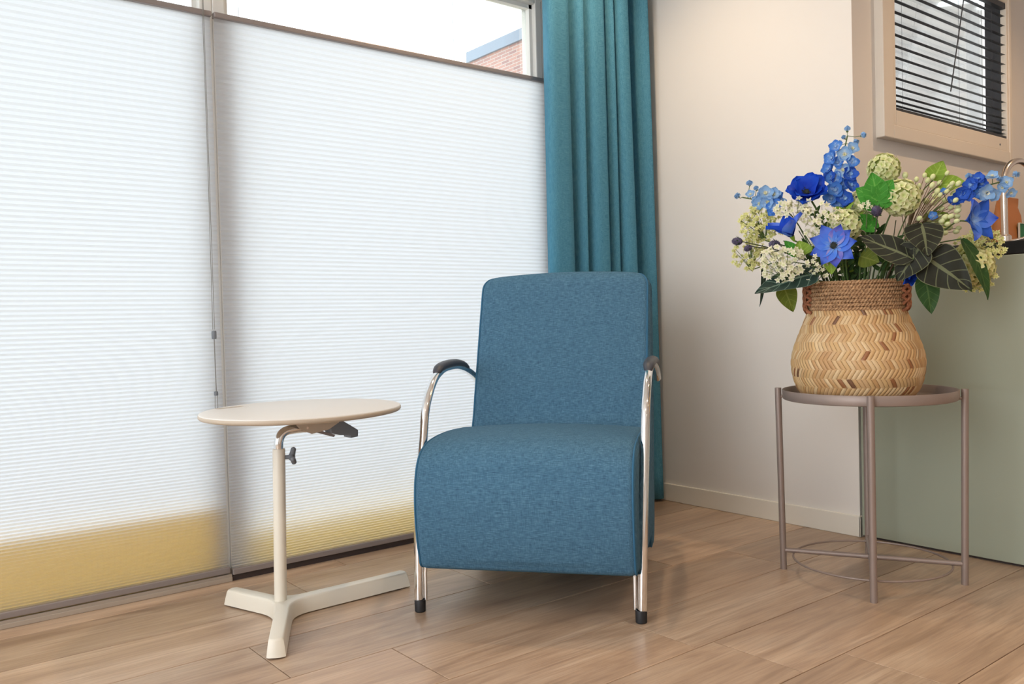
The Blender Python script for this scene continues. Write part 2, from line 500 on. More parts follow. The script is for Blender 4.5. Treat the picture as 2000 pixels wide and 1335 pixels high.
# ------------------------------------------------------------------ pleated blinds
def pleat_blind(label, x0, x1, z0, z1, cord):
    r = thing('pleated_blind', label, 'blind', (x0, YW, 0))
    mb = MB(); zs = [z0+.018]; k = 0
    while zs[-1] < z1-.016:
        z = zs[-1]; p = (.0076+.0104*(z/1.65))
        zs.append(z+p/2)
    n = len(zs)
    sc = (z1-.016-zs[0])/(zs[-1]-zs[0])
    pts = []
    for i, z in enumerate(zs):
        zz = zs[0]+(z-zs[0])*sc
        pts.append((YW+.008+(.0018 if i % 2 else -.0014), zz))
    def fn(a, b):
        i = min(n-1, round(b*(n-1)))
        y, z = pts[i]
        return (x0+.002+(x1-x0-.004)*a, y, z)
    mb.sheet(fn, 6, n-1)
    mb.build('pleated_cloth', M_pleat, r, (x0, YW, 0), smooth=False)
    bevel(MB().box((x0, YW-.004, z1-.016), (x1, YW+.02, z1)).build('top_rail', M_alu, r, (x0, YW, 0), smooth=False), .003)
    bevel(MB().box((x0, YW-.004, z0), (x1, YW+.02, z0+.018)).build('bottom_rail', M_alu, r, (x0, YW, 0), smooth=False), .003)
    for f in (.06, .665, .985) if x0 > 0 else (.3, .985):
        x = x0+(x1-x0)*f
        MB().tube([(x, YW+.008, z1-.004), (x, YW+.008, z_head+.0)], .0008, 5).build('guide_cord', M_cord, r, (x0, YW, 0))
    if cord:
        xc = .8785; y = YW-.010
        c = MB()
        c.tube([(xc-.0015, y, z_head), (xc-.001, y, 1.2), (xc-.003, y, .74)], .0008, 5)
        c.tube([(xc+.0015, y, z_head), (xc+.002, y, 1.2), (xc+.002, y, .74)], .0008, 5)
        c.tube([(xc, y, .72), (xc+.001, y, .56)], .0013, 5)
        c.tube([(xc-.003, y, .55), (xc-.004, y, .515), (xc, y, .508), (xc+.004, y, .515), (xc+.004, y, .55)], .0008, 5)
        co = c.build('pull_cord', M_cord, r, (x0, YW, 0))
        MB().lathe([(.0001, .712), (.0065, .713), (.007, .72), (.007, .732), (.0062, .7365), (.0001, .737)], 12, (xc, y)).build('cord_weight', M_grey, co, (x0, YW, 0))
        MB().lathe([(.0001, .549), (.0058, .55), (.006, .555), (.0058, .561), (.0001, .562)], 12, (xc, y)).build('cord_weight', M_grey, co, (x0, YW, 0))
    return r
pleat_blind('white pleated blind at the far left, with a grey pull cord', -.43, .906, .026, 1.659, True)
pleat_blind('white pleated blind between the left blind and the blue curtain', .913, 2.19, .018, 1.659, False)

# ------------------------------------------------------------------ curtain
def curtain():
    r = thing('curtain', 'floor-length blue curtain hanging in the corner behind the armchair', 'curtain', (2.33, 2.40, 0))
    top = [(2.092,2.400),(2.066,2.372),(2.050,2.352),(2.060,2.338),(2.09,2.334),(2.13,2.333),(2.152,2.35),(2.168,2.425),(2.182,2.42),(2.190,2.355),(2.207,2.336),(2.222,2.345),(2.236,2.400),(2.246,2.40),(2.254,2.345),(2.285,2.328),(2.318,2.335),(2.334,2.415),(2.344,2.42),(2.352,2.350),(2.366,2.335),(2.378,2.345),(2.386,2.40),(2.393,2.40),(2.402,2.342),(2.43,2.328),(2.458,2.335),(2.474,2.37),(2.490,2.445),(2.515,2.448),(2.535,2.40),(2.552,2.365),(2.575,2.352),(2.592,2.362),(2.598,2.40)]
    T = catmull([(x, y, 0) for x, y in top], 6)
    n = len(T)-1
    def fn(a, b):
        p = T[round(a*n)]
        z = .012+2.43*b
        q = 1-min(1, max(0, (2.02-z)/2.02))          # 1 at window-head height, 0 at floor
        s = (p.x-2.032)/(2.598-2.032)
        xl = 2.006+.026*q; xr = 2.640-.044*q
        amp = 1.0-.18*math.exp(-((z-2.4)/.2)**2)
        wob = .006*math.sin(7*s*3+z*2.1)*(1-q*.5)
        x = xl+(xr-xl)*(s+.010*math.sin(z*1.7+9*s)*(1-s)*s*4)
        y = 2.392+(p.y-2.392)*amp*(1.32+.14*math.sin(5*s+z*.9)) + wob*.6
        return (x, y, z)
    o = MB().sheet(fn, n, 26).build('drape', M_curtain, r, (2.33, 2.40, 0), sharp=80)
    m = o.modifiers.new('thick', 'SOLIDIFY'); m.thickness = .0022
    MB().box((1.7, 2.385, 2.445), (2.64, 2.405, 2.462)).build('curtain_rail', M_frame, r, (2.33, 2.40, 0), smooth=False)
curtain()

# ------------------------------------------------------------------ armchair
def armchair():
    c = Vector((1.352, 1.676, 0)); ang = math.radians(-51.3134)
    # local axes: x = viewer's right, y = -forward (backward), z up.   v (forward) = -y
    r = thing('armchair', 'blue upholstered armchair with chrome arms beside the blue curtain', 'armchair', c, ang)
    U0 = .0095; HW = .2775
    def cushion(name, prof, hw, crown_fn, rr=.022, nseg=8, n=5, corner=0):
        ztop = max(z for v, z in prof)
        def pull(z):
            if not corner: return 1.0
            t = min(1, max(0, (z-(ztop-corner))/corner)); return 1-(corner/hw)*(1-math.sqrt(max(0, 1-t*t)))*.85
        P = catmull([(v, z, 0) for v, z in prof], n, True)
        N = len(P)
        area2 = sum(P[i].x*P[(i+1) % N].y-P[(i+1) % N].x*P[i].y for i in range(N))
        sg = 1 if area2 > 0 else -1
        nor = []
        for i in range(N):
            t = (P[(i+1) % N]-P[i-1]).normalized(); nor.append(Vector((t.y*sg, -t.x*sg, 0)))
        us = []; q = 7
        for k in range(q+1):
            a = math.pi/2*k/q
            us.append((-hw+rr*(1-math.sin(a)), -rr*(1-math.cos(a))))
        us = [(-hw+rr*(1-math.sin(math.pi/2*k/q)), -rr*(1-math.sin(math.pi/2*(1-k/q))**1.0)) for k in range(q+1)]
        us = [(-hw+rr*(1-math.cos(math.pi/2*k/q)), -rr*(1-math.sin(math.pi/2*k/q))) for k in range(q+1)]
        mid = [(-hw+rr+(2*hw-2*rr)*k/nseg, 0) for k in range(1, nseg)]
        allu = us+mid+[(-a, b) for a, b in reversed(us)]
        loops = []
        for u, off in allu:
            l = []
            for i in range(N):
                p = P[i]+nor[i]*(off+crown_fn(u/hw, P[i]))
                l.append((U0+u*pull(P[i].y), -p.x, p.y))
            loops.append(l)
        mb = MB().loft(loops)
        o = mb.build(name, M_chair, r, sharp=70)
        for s_ in (-1, 1):
            pts = []
            for i in range(N):
                p = P[i]+nor[i]*(-.0045+crown_fn(.97, P[i])); pts.append((U0+s_*(hw-.0075)*pull(P[i].y), -p.x, p.y))
            MB().tube(pts, .0032, 6, closed=True).build('piping', M_piping, o)
        return o
    seat = [(.034,.124),(.052,.16),(.066,.21),(.073,.27),(.071,.325),(.058,.372),(.030,.408),(-.012,.428),(-.07,.437),(-.16,.440),(-.27,.437),(-.38,.428),(-.47,.414),(-.53,.40),(-.56,.34),(-.56,.24),(-.54,.15),(-.45,.098),(-.3,.098),(-.15,.105),(-.03,.113)]
    cushion('seat', seat, HW, lambda u, p: .012*(1-u*u) if p.y > .38 else (.006*(1-u*u) if p.x > -.05 and p.y > .15 else 0))
    back = [(-.462,.40),(-.487,.46),(-.515,.535),(-.548,.62),(-.583,.71),(-.615,.79),(-.638,.845),(-.655,.872),(-.680,.886),(-.710,.884),(-.737,.864),(-.752,.82),(-.752,.74),(-.738,.62),(-.718,.50),(-.694,.37),(-.668,.25),(-.645,.15),(-.625,.09),(-.60,.055),(-.565,.040),(-.53,.044),(-.502,.068),(-.487,.11),(-.48,.16),(-.475,.22),(-.465,.32)]
    cushion('backrest', back, HW-.003, lambda u, p: .010*(1-u*u) if (p.y > .40 and p.x > -.70+.0) else 0, corner=.04)
    prof = [(0,.028),(-.001,.06),(-.004,.10),(-.012,.20),(-.030,.31),(-.070,.418),(-.100,.505),(-.140,.553),(-.185,.585),(-.235,.602),(-.29,.610),(-.385,.611),(-.46,.603),(-.525,.590),(-.585,.572),(-.630,.553)]
    for s_, u_foot, u_mid, u_top in ((-1, -.281, -.2835, -.2845), (1, .289, .299, .303)):
        path = []
        for p in catmull([(v, z, 0) for v, z in prof], 6):
            k = min(1, max(0, p.y/.35)); k2 = min(1, max(0, (p.y-.35)/.27))
            u = u_foot+(u_mid-u_foot)*k+(u_top-u_mid)*k2
            if s_ < 0 and p.x < -.5: u += (p.x+.5)*-.03
            path.append((u, -p.x, p.y))
        t = MB().tube(path, .0115, 16).build('arm_tube', M_chrome, r, sharp=60)
        MB().lathe([(.0001, 0), (.0125, 0), (.0142, .002), (.0146, .028), (.0135, .031), (.0116, .0315)], 20, (u_foot-s_*.002, 0)).build('rubber_foot', M_black, t)
        pad = []
        seq = [(-.205,.611),(-.213,.618),(-.235,.627),(-.29,.6325),(-.385,.633),(-.46,.625),(-.505,.613),(-.515,.605)]
        rad = [.006,.0095,.0120,.0128,.0128,.0122,.0100,.006]
        for (v, z), q in zip(seq, rad): pad.append((u_top, -v, z-.0125))
        po = MB().tube(catmull(pad, 4), [x for i in range(len(rad)-1) for x in [rad[i]+(rad[i+1]-rad[i])*k/4 for k in range(4)]]+[rad[-1]], 16, flat=1.0)
        # flatten the pad a little: wider than tall
        po.v = [(u_top+(a-u_top)*1.3, b, z) for a, b, z in po.v]
        po.build('arm_pad', M_pad, t, sharp=70)
        # slim inner bar beside the leg, running in under the seat
        ub = u_foot-s_*.0165
        MB().tube([(ub, .004, .030), (ub, .006, .10), (ub-s_*.001, .012, .132)], .0042, 10).build('support_bar', M_chrome, r)
    for s_ in (-1, 1):
        MB().lathe([(.0001, 0), (.014, 0), (.015, .004), (.015, .045), (.0001, .046)], 16, (U0+s_*.21, .555)).build('glide', M_black, r)
armchair()

# ------------------------------------------------------------------ overbed side table
def side_table():
    b = Vector((.897, 2.10, 0))
    r = thing('side_table', 'cream overbed side table with oval top, left of the armchair', 'table', b)
    arms = [(math.radians(1), .366), (math.radians(108.5), .206), (math.radians(242.8), .287)]
    def outline(hw, ext, z):
        out = []
        m = len(arms)
        for i in range(m):
            a, L = arms[i]; d = Vector((math.cos(a), math.sin(a), 0)); n = Vector((-d.y, d.x, 0))
            L += ext
            a2 = arms[(i+1) % m][0]; d2 = Vector((math.cos(a2), math.sin(a2), 0)); n2 = Vector((-d2.y, d2.x, 0))
            # rounded end
            e = .008
            out += [d*(L-.004)+n*-(hw-.001), d*L+n*-(hw-.007), d*(L+.002), d*L+n*(hw-.007), d*(L-.004)+n*(hw-.001)]
            # fillet to next arm
            s_ = .062
            p0 = d*s_+n*hw; p2 = d2*s_-n2*hw
            # intersection of the two side lines
            det = d.x*(-d2.y)+d2.x*d.y
            q = (n2*-hw)-(n*hw)
            tt = (q.x*(-d2.y)+d2.x*q.y)/det
            p1 = n*hw+d*tt
            for k in range(7):
                t = k/6
                out.append(p0*(1-t)**2+p1*2*t*(1-t)+p2*t*t)
        return [(p.x, p.y, z) for p in out]
    foot = MB().loft([outline(.0225, .006, .004), outline(.0205, .003, .020), outline(.0180, -.001, .038), outline(.0163, -.003, .0425), outline(.0135, -.006, .0440)])
    foot.build('base', M_white, r, sharp=42)
    for a, L in arms:
        d = Vector((math.cos(a), math.sin(a), 0))
        p = d*(L-.03)
        MB().lathe([(.0001, 0), (.017, 0), (.0185, .005), (.0001, .0055)], 16, (p.x, p.y)).build('foot_pad', M_darkgap, r)
    po = MB().lathe([(.0001, .040), (.0158, .040), (.0158, .4285), (.0150, .4315), (.0125, .432), (.0001, .4318)], 28)
    po.v = [(x-.0079*(1-z/.43), y+.0034*(1-z/.43), z) for x, y, z in po.v]
    po.build('pole', M_white, r, sharp=50)
    cx, cy = .974-b.x, 2.108-b.y
    ud = Vector((cx, cy, 0)).normalized()
    P = [(0, 0, .41), (0, 0, .435), (.001, 0, .450), (.008, 0, .4665), (.022, 0, .4755), (.045, 0, .478), (.078, 0, .478)]
    ut = MB().tube(catmull(P, 6), .0118, 18).build('neck_tube', M_chrome, r)
    # oval top
    A, B, TH, Z = .2905, .2324, .466, .5235
    tx, ty = .0143, -.0088
    n = Vector((tx, ty, 1)).normalized()
    ax = Vector((math.cos(TH), math.sin(TH), 0)); ax = (ax-n*ax.dot(n)).normalized(); bx = n.cross(ax)
    C = Vector((cx, cy, Z))
    def ell(ins, dz):
        return [C+n*dz+ax*((A-ins)*math.cos(2*math.pi*k/96))+bx*((B-ins)*math.sin(2*math.pi*k/96)) for k in range(96)]
    top = MB().loft([ell(.002, -.001), ell(.0010, .0032), ell(.002, .0052), ell(.0045, .006)])
    band = MB().loft([ell(.012, -.0095), ell(.003, -.0075), ell(.0, -.004), ell(.0, .002), ell(.0011, .0030)])
    to = top.build('tabletop', M_top, r, sharp=50)
    # hand grip slot cut near the rear left edge
    p0 = on(2, Z+.006, 424, 801)-b; p1 = on(2, Z+.006, 482, 794)-b
    mid = (p0+p1)/2; d = (p1-p0); L = d.length/2; d.normalize(); e = Vector((-d.y, d.x, 0))
    loop = []
    for k in range(24):
        t = 2*math.pi*k/24
        loop.append(mid+d*((L-.006)*(1 if math.cos(t) > 0 else -1)+.009*math.cos(t))+e*(.013*math.sin(t)))
    cut = MB().loft([[(p.x, p.y, Z-.03) for p in loop], [(p.x, p.y, Z+.03) for p in loop]]).build('cutter', M_top, r, smooth=False)
    bm = to.modifiers.new('slot', 'BOOLEAN'); bm.object = cut; bm.operation = 'DIFFERENCE'; bm.solver = 'EXACT'
    dg = bpy.context.evaluated_depsgraph_get()
    me = bpy.data.meshes.new_from_object(to.evaluated_get(dg))
    to.modifiers.clear(); to.data = me; me.name = 'tabletop'
    bpy.data.objects.remove(cut)
    band.build('edge_band', M_edge, to, sharp=50)
    # tilt bracket, lever and clamp knob
    br = MB()
    prof = [(.028, .514), (.036, .495), (.052, .477), (.082, .463), (.13, .470), (.160, .486), (.178, .514)]
    for y0, y1 in ((-.022, -.018), (.018, .022)):
        br.loft([[(x, y0, z) for x, z in prof], [(x, y1, z) for x, z in prof]])
    br.box((.028, -.022, .511), (.178, .022, .517))
    bev = br.build('tilt_bracket', M_edge, ut, smooth=False)
    MB().tube([(.070, -.0235, .480), (.070, .0235, .480)], .0035, 10).build('bolt', M_chrome, bev)
    lv = MB()
    lp = [(.135, .476), (.158, .488), (.173, .489), (.195, .475), (.218, .460), (.217, .442), (.194, .440), (.193, .448), (.165, .451), (.139, .458)]
    lv.loft([[(x, -.02, z) for x, z in lp], [(x, .02, z) for x, z in lp]])
    lo = bevel(lv.build('release_lever', M_grey, r, smooth=False), .0025)
    lk = MB(); lk.loft([[(x, -.005, z) for x, z in ((.077, .472), (.153, .446), (.157, .452), (.082, .479))], [(x, .005, z) for x, z in ((.077, .472), (.153, .446), (.157, .452), (.082, .479))]])
    lk.build('lever_link', M_alu, lo, smooth=False)
    kb = MB()
    rd = Vector((.88, -.47, 0)).normalized()
    kc = Vector((0, 0, .409))
    kb.tube([kc+rd*.014, kc+rd*.026], .0055, 12)
    hub = kc+rd*.031
    kb.ball(hub, .0095, 12, 8)
    sd = Vector((-rd.y, rd.x, 0))
    for a in (70, 190, 310):
        dd = Vector((0, 0, 1))*math.sin(math.radians(a))+sd*math.cos(math.radians(a))
        kb.tube([hub, hub+dd*.012+rd*.003, hub+dd*.022+rd*.005, hub+dd*.0255+rd*.0052], [.008, .0072, .0066, .002], 10)
    kb.build('clamp_knob', M_grey, r)
side_table()

# ------------------------------------------------------------------ tray table
CT = Vector((2.273, 1.273, 0))
NV = Vector((CT.x, CT.y, 0)).normalized()          # away from the camera
SV = Vector((NV.y, -NV.x, 0))                      # to the right
def tray_table():
    r = thing('tray_table', 'round taupe metal tray table under the flower basket', 'table', CT)
    dl = (Vector((2.164, 1.480, 0))-CT).normalized(); df = (Vector((2.071, 1.153, 0))-CT).normalized()
    ds = [dl, df, -dl, -df]
    for d in ds:
        p = d*.2346; q = d*.2412
        lg = MB().tube([(p.x, p.y, 0), (p.x+(q.x-p.x)*.5, p.y+(q.y-p.y)*.5, .27), (q.x, q.y, .5285)], .0092, 16)
        lo = lg.build('leg', M_taupe, r, sharp=50)
        a, b = d*.222, d*.236
        MB().tube([(a.x, a.y, .5035), (b.x, b.y, .5035)], .0045, 8).build('tray_clip', M_taupe, lo)
    for d, z in ((dl, .056), (df, .056)):
        a, b = d*.232, d*-.232
        MB().tube([(a.x, a.y, z), (b.x, b.y, z)], .0068, 12).build('cross_bar', M_taupe, r)
    MB().tube([(.2065*math.cos(2*math.pi*k/80), .2065*math.sin(2*math.pi*k/80), .0475) for k in range(80)], .0030, 8, closed=True).build('ring', M_taupe, r)
    MB().lathe([(.0001, .4985), (.221, .4985), (.2265, .5005), (.2275, .504), (.2290, .5255), (.2275, .5270), (.2260, .5255), (.2235, .506), (.221, .5022), (.0001, .5020)], 96).build('tray', M_taupe, r, sharp=50)
tray_table()

# ------------------------------------------------------------------ basket
BC = CT+SV*-.027
def m_strip():
    m = mat('bamboo_strip', rough=.5); t = NT(m)
    at = t.n('VertexColor', layer_name='tone')
    fib = t.noise(t.mapping((160, 160, 22)), 1, 3)
    t.base(t.mix(t.math('MULTIPLY', fib, .30), at.outputs['Color'], rgb(150, 104, 60)))
    t.bump(fib, .15, .0006)
    return m
def m_rope(name, c0, c1):
    m = mat(name, rough=.75); t = NT(m)
    f = t.noise(t.mapping((1, 1, 1)), 130, 4, .6)
    t.base(t.ramp(f, [(.3, c0), (.7, c1)])); t.bump(f, .5, .001)
    return m
M_rope = m_rope('seagrass_rope', rgb(122, 90, 62), rgb(204, 164, 122))
M_raffia = m_rope('raffia_tie', rgb(112, 66, 42), rgb(176, 112, 76))
def basket():
    r = thing('basket', 'belly-shaped woven bamboo basket with a rope collar, on the tray table', 'basket', (BC.x, BC.y, .502))
    o = (BC.x, BC.y, .502)
    prof = [(.132, .5035), (.150, .515), (.162, .535), (.1705, .562), (.1745, .592), (.1735, .618), (.167, .645), (.158, .670), (.148, .695), (.138, .720), (.130, .742), (.127, .755)]
    PR = catmull([(a, b, 0) for a, b in prof], 8)
    cum = [0]
    for i in range(1, len(PR)): cum.append(cum[-1]+(PR[i]-PR[i-1]).length)
    def at(t):
        s = t*cum[-1]
        for i in range(1, len(cum)):
            if cum[i] >= s:
                k = (s-cum[i-1])/max(1e-9, cum[i]-cum[i-1]); p = PR[i-1].lerp(PR[i], k); return p.x, p.y
        return PR[-1].x, PR[-1].y
    rr = random.Random(11)
    core = MB()
    core.lathe([(.0001, .5025), (.130, .5025)]+[(p.x-.0035, p.y) for p in PR]+[(.122, .826), (.117, .826)]+[(.117, .75)]+[(p.x-.010, p.y) for p in reversed(PR[:-4])]+[(.0001, .514)], 72, (BC.x, BC.y))
    core.build('body', mat('basket_core', rgb(132, 92, 56), .8), r, o)
    mb = MB(); N = 88; rows = 11
    pal = [rgb(216, 182, 134), rgb(206, 168, 118), rgb(222, 194, 150), rgb(196, 154, 104), rgb(212, 176, 124), rgb(208, 172, 126)]
    for k in range(rows):
        t0, t1 = k/rows, (k+1)/rows+.012
        sh = (1 if k % 2 else -1)*1.35
        for j in range(N):
            c = pal[rr.randrange(len(pal))][:3]
            q = rr.random()
            if q < .035: c = rgb(150, 98, 62)[:3]
            elif q < .05: c = rgb(112, 78, 58)[:3]
            cov = .93
            vs = []
            for b_ in range(4):
                tb = b_/3; t = t0+(t1-t0)*tb
                rad, z = at(min(1, t))
                for a_ in range(4):
                    ta = a_/3
                    ang = 2*math.pi/N*(j+ta*cov+sh*tb-(0 if sh > 0 else sh))
                    bul = .0020*math.sin(math.pi*ta)**.7+.0012*math.sin(math.pi*tb)-.0008
                    rq = rad+bul
                    vs.append((BC.x+rq*math.cos(ang), BC.y+rq*math.sin(ang), z))
            mb.add(vs, [(i*4+l, i*4+l+1, (i+1)*4+l+1, (i+1)*4+l) for i in range(3) for l in range(3)], c)
    mb.build('woven_strips', m_strip(), r, o, sharp=60)
    rp = MB()
    for k in range(8):
        z = .7515+k*.0101; R0 = .1285+.0012*math.sin(k*1.9)
        turns = 46; seg = turns*9
        for st in (0, math.pi):
            pts = []
            for i in range(seg):
                a = 2*math.pi*i/seg; ph = turns*a+st+k*.8
                rr_ = R0+.0029*math.cos(ph); zz = z+.0029*math.sin(ph)+.0009*math.sin(3*a+k)
                pts.append((BC.x+rr_*math.cos(a), BC.y+rr_*math.sin(a), zz))
            rp.tube(pts, .0033, 6, closed=True)
    rp.build('rope_collar', M_rope, r, o, sharp=80)
    # raffia lashings over the collar at both sides
    for px in (1590, 1757):
        d = (BC-CT)
        base = on(2, .79, px, 580)
        s = (base-BC).dot(SV)
        s = max(-.120, min(.120, s))
        ang = math.atan2(NV.y, NV.x)+math.pi+math.asin(s/.128)*1.0
        mbt = MB(); r2 = random.Random(px); K = 1.55
        def pt(da, z, dr): 
            a = ang+da
            return (BC.x+(.1325+dr)*math.cos(a), BC.y+(.1325+dr)*math.sin(a), z)
        for k in range(4):
            z0 = .752+k*.0195
            for s_ in (-1, 1):
                for w_ in range(2):
                    j = (r2.random()-.5)*.02
                    mbt.tube(catmull([pt(-.10*s_*K, z0-.010+j*.2, .001), pt(-.05*s_*K+j, z0-.002, .009), pt(j, z0+.008, .0125), pt(.06*s_*K, z0+.020, .008), pt(.10*s_*K, z0+.028, .000)], 4), .0040, 6, flat=.6)
        for k in range(3):
            mbt.tube(catmull([pt(-.05+k*.05, .742, .003), pt(-.03+k*.035, .77, .010), pt(.0+k*.02, .80, .010), pt(-.02+k*.03, .832, .004), pt(-.02+k*.03, .836, -.012)], 4), .0036, 6, flat=.6)
        mbt.build('raffia_lashing', M_raffia, r, o)
basket()

# ------------------------------------------------------------------ flowers
def m_petal(name, stops, rough=.6, tr=.25, vein=True):
    m = mat(name, rough=rough); t = NT(m)
    uv = t.n('UVMap'); sp = t.n('SeparateXYZ'); t.l(uv.outputs[0], sp.inputs[0])
    f = sp.outputs['X']
    if vein:
        mp = t.n('Mapping'); mp.inputs['Scale'].default_value = (3, 26, 1); t.l(uv.outputs[0], mp.inputs['Vector'])
        f = t.math('ADD', f, t.math('MULTIPLY', t.math('SUBTRACT', t.noise(mp.outputs['Vector'], 1, 2), .5), .5))
    c = t.ramp(f, stops); t.base(c)
    tl = t.n('BsdfTranslucent'); t.l(c, tl.inputs['Color']); ms = t.n('MixShader', Fac=tr)
    t.l(t.b.outputs[0], ms.inputs[1]); t.l(tl.outputs[0], ms.inputs[2]); t.l(ms.outputs[0], t.out.inputs['Surface'])
    t.b.inputs['Specular IOR Level'].default_value = .2
    return m
M_anem = m_petal('deep_blue_petal', [(0, rgb(14, 30, 96)), (.3, rgb(24, 62, 186)), (1, rgb(30, 86, 214))])
M_star = m_petal('star_blue_petal', [(0, rgb(150, 190, 240)), (.3, rgb(84, 138, 236)), (.75, rgb(96, 128, 230)), (1, rgb(58, 94, 206))])
M_starp = m_petal('lilac_blue_petal', [(0, rgb(196, 190, 226)), (.5, rgb(130, 126, 210)), (1, rgb(60, 92, 206))])
M_dark = m_petal('delphinium_dark', [(0, rgb(170, 205, 240)), (.3, rgb(58, 108, 210)), (1, rgb(44, 86, 190))])
M_mid = m_petal('delphinium_mid', [(0, rgb(205, 225, 244)), (.4, rgb(92, 150, 224)), (1, rgb(66, 122, 214))])
M_pale = m_petal('delphinium_pale', [(0, rgb(222, 236, 244)), (.4, rgb(156, 194, 232)), (1, rgb(128, 174, 224))])
M_snow = m_petal('snowball_petal', [(0, rgb(196, 212, 130)), (.5, rgb(224, 228, 170)), (1, rgb(238, 238, 200))], vein=False)
M_starlet = m_petal('white_starlet', [(0, rgb(206, 214, 150)), (.5, rgb(236, 232, 206)), (1, rgb(244, 238, 222))], vein=False)
M_umbel = m_petal('lime_umbel', [(0, rgb(186, 196, 110)), (.5, rgb(220, 218, 150)), (1, rgb(236, 230, 180))], vein=False)
M_berry = mat('pale_berry', rgb(206, 212, 158), .5)
M_thistle = m_rope('thistle_head', rgb(44, 40, 62), rgb(92, 84, 112))
M_stem = mat('stem_green', rgb(78, 104, 50), .55)
M_stemd = mat('stem_dark', rgb(58, 66, 44), .6)
M_stemb = mat('twig_brown', rgb(104, 84, 60), .6)
M_eye = mat('flower_eye', rgb(34, 40, 34), .8)
def m_leaf(name, base, vein, nv=5, edge=None, vw=.07, tr=.2):
    m = mat(name, rough=.6); t = NT(m); t.b.inputs['Specular IOR Level'].default_value = .25
    uv = t.n('UVMap'); sp = t.n('SeparateXYZ'); t.l(uv.outputs[0], sp.inputs[0])
    s_ = sp.outputs['X']; tt = t.math('ABSOLUTE', t.math('MULTIPLY', t.math('SUBTRACT', sp.outputs['Y'], .5), 2))
    midr = t.math('LESS_THAN', tt, vw)
    fr = t.math('FRACT', t.math('SUBTRACT', t.math('MULTIPLY', s_, nv), t.math('MULTIPLY', tt, 1.1)))
    sv = t.math('LESS_THAN', t.math('ABSOLUTE', t.math('SUBTRACT', fr, .5)), .05)
    f = t.math('MAXIMUM', midr, t.math('MULTIPLY', sv, .75))
    if edge: f = t.math('MAXIMUM', f, t.math('GREATER_THAN', tt, edge))
    nz = t.noise(t.mapping((1, 1, 1)), 60, 3)
    b2 = tuple(x*.62 for x in base[:3])+(1,)
    c = t.mix(t.math('MULTIPLY', f, .62), t.mix(nz, b2, base), vein)
    t.base(c)
    tl = t.n('BsdfTranslucent'); t.l(c, tl.inputs['Color']); ms = t.n('MixShader', Fac=tr)
    t.l(t.b.outputs[0], ms.inputs[1]); t.l(tl.outputs[0], ms.inputs[2]); t.l(ms.outputs[0], t.out.inputs['Surface'])
    return m
M_aloc = m_leaf('alocasia_leaf', rgb(40, 64, 58), rgb(136, 162, 146), 6, .965, .08, .08)
M_alocp = m_leaf('alocasia_purple_leaf', rgb(44, 46, 36), rgb(128, 134, 98), 5, .965, .08, .05)
M_maple = m_leaf('bright_leaf', rgb(74, 160, 56), rgb(118, 184, 84), 5)
M_lime = m_leaf('lime_leaf', rgb(142, 176, 62), rgb(172, 200, 96), 5)
M_olive = m_leaf('olive_leaf', rgb(112, 128, 44), rgb(140, 150, 70), 5)
M_deep = m_leaf('deep_leaf', rgb(58, 92, 46), rgb(92, 120, 66), 6)

def Fp(px, py, w=0.0):
    """point seen at that place, w metres nearer than the middle of the basket"""
    d = ray(px, py); t = (NV.dot(CT)-w-NV.dot(CAM))/NV.dot(d)
    return CAM+d*t
TOC = -NV                       # toward the viewer
UP = Vector((0, 0, 1))
def stem_base(P, k=.22, z=.70):
    h = Vector((P.x-BC.x, P.y-BC.y, 0))*k
    if h.length > .085: h = h.normalized()*.085
    return Vector((BC.x+h.x, BC.y+h.y, z))
def bez(B, P, bend=.35, n=10):
    k = Vector((B.x+(P.x-B.x)*bend, B.y+(P.y-B.y)*bend, B.z+(P.z-B.z)*.72+.03))
    out = Vector((P.x-BC.x, P.y-BC.y, 0))
    if P.z < 1.0 and out.length > .10:              # rise over the rope collar, then bend outwards
        o = out.normalized()
        rim = Vector((BC.x, BC.y, .852))+o*.092
        c = catmull([B, rim, (rim+P)/2+UP*max(0, .03-.2*max(0, P.z-.88)), P], 4)
        return c
    return [B*(1-t)**2+k*2*t*(1-t)+P*t*t for t in [i/n for i in range(n+1)]]
def petal(mb, C, a, d, L, W, phi=.2, curl=0., cup=0., tip=1.0, base=.12, nu=7, nv=4, wav=0., fold=0., pw=.8):
    """a: axis the flower faces, d: radial direction of this petal; phi: rise out of the flower plane; tip<1 pointed late, >1 blunt"""
    e = a.cross(d).normalized()
    ph = rnd.random()*6
    R = [0.]; Hh = [0.]
    N = 24
    for i in range(N):
        th = phi+curl*(i+.5)/N
        R.append(R[-1]+math.cos(th)*L/N); Hh.append(Hh[-1]+math.sin(th)*L/N)
    def fn(s, t):
        i = s*N; i0 = min(N-1, int(i)); k = i-i0
        r_ = R[i0]+(R[i0+1]-R[i0])*k; h_ = Hh[i0]+(Hh[i0+1]-Hh[i0])*k
        wd = W*(base*(1-s)+max(0, math.sin(math.pi*min(1, s**tip)))**pw) if s < 1 else 0
        x = (t-.5)*2
        th = phi+curl*s
        nrm = a*math.cos(th)-d*math.sin(th)
        return C+d*r_+a*h_+e*(x*wd*.5)+nrm*(cup*W*x*x+wav*W*math.sin(9*s+ph+4*x)+fold*W*abs(x))
    mb.sheet(fn, nu, nv)
def basis(a):
    a = a.normalized(); u = a.orthogonal().normalized(); return a, u, a.cross(u)
def rad(a, ang):
    a, u, v = basis(a); return u*math.cos(ang)+v*math.sin(ang)
def plant(name, label, cat, base, group=None):
    return thing(name, label, cat, base, 0, group)

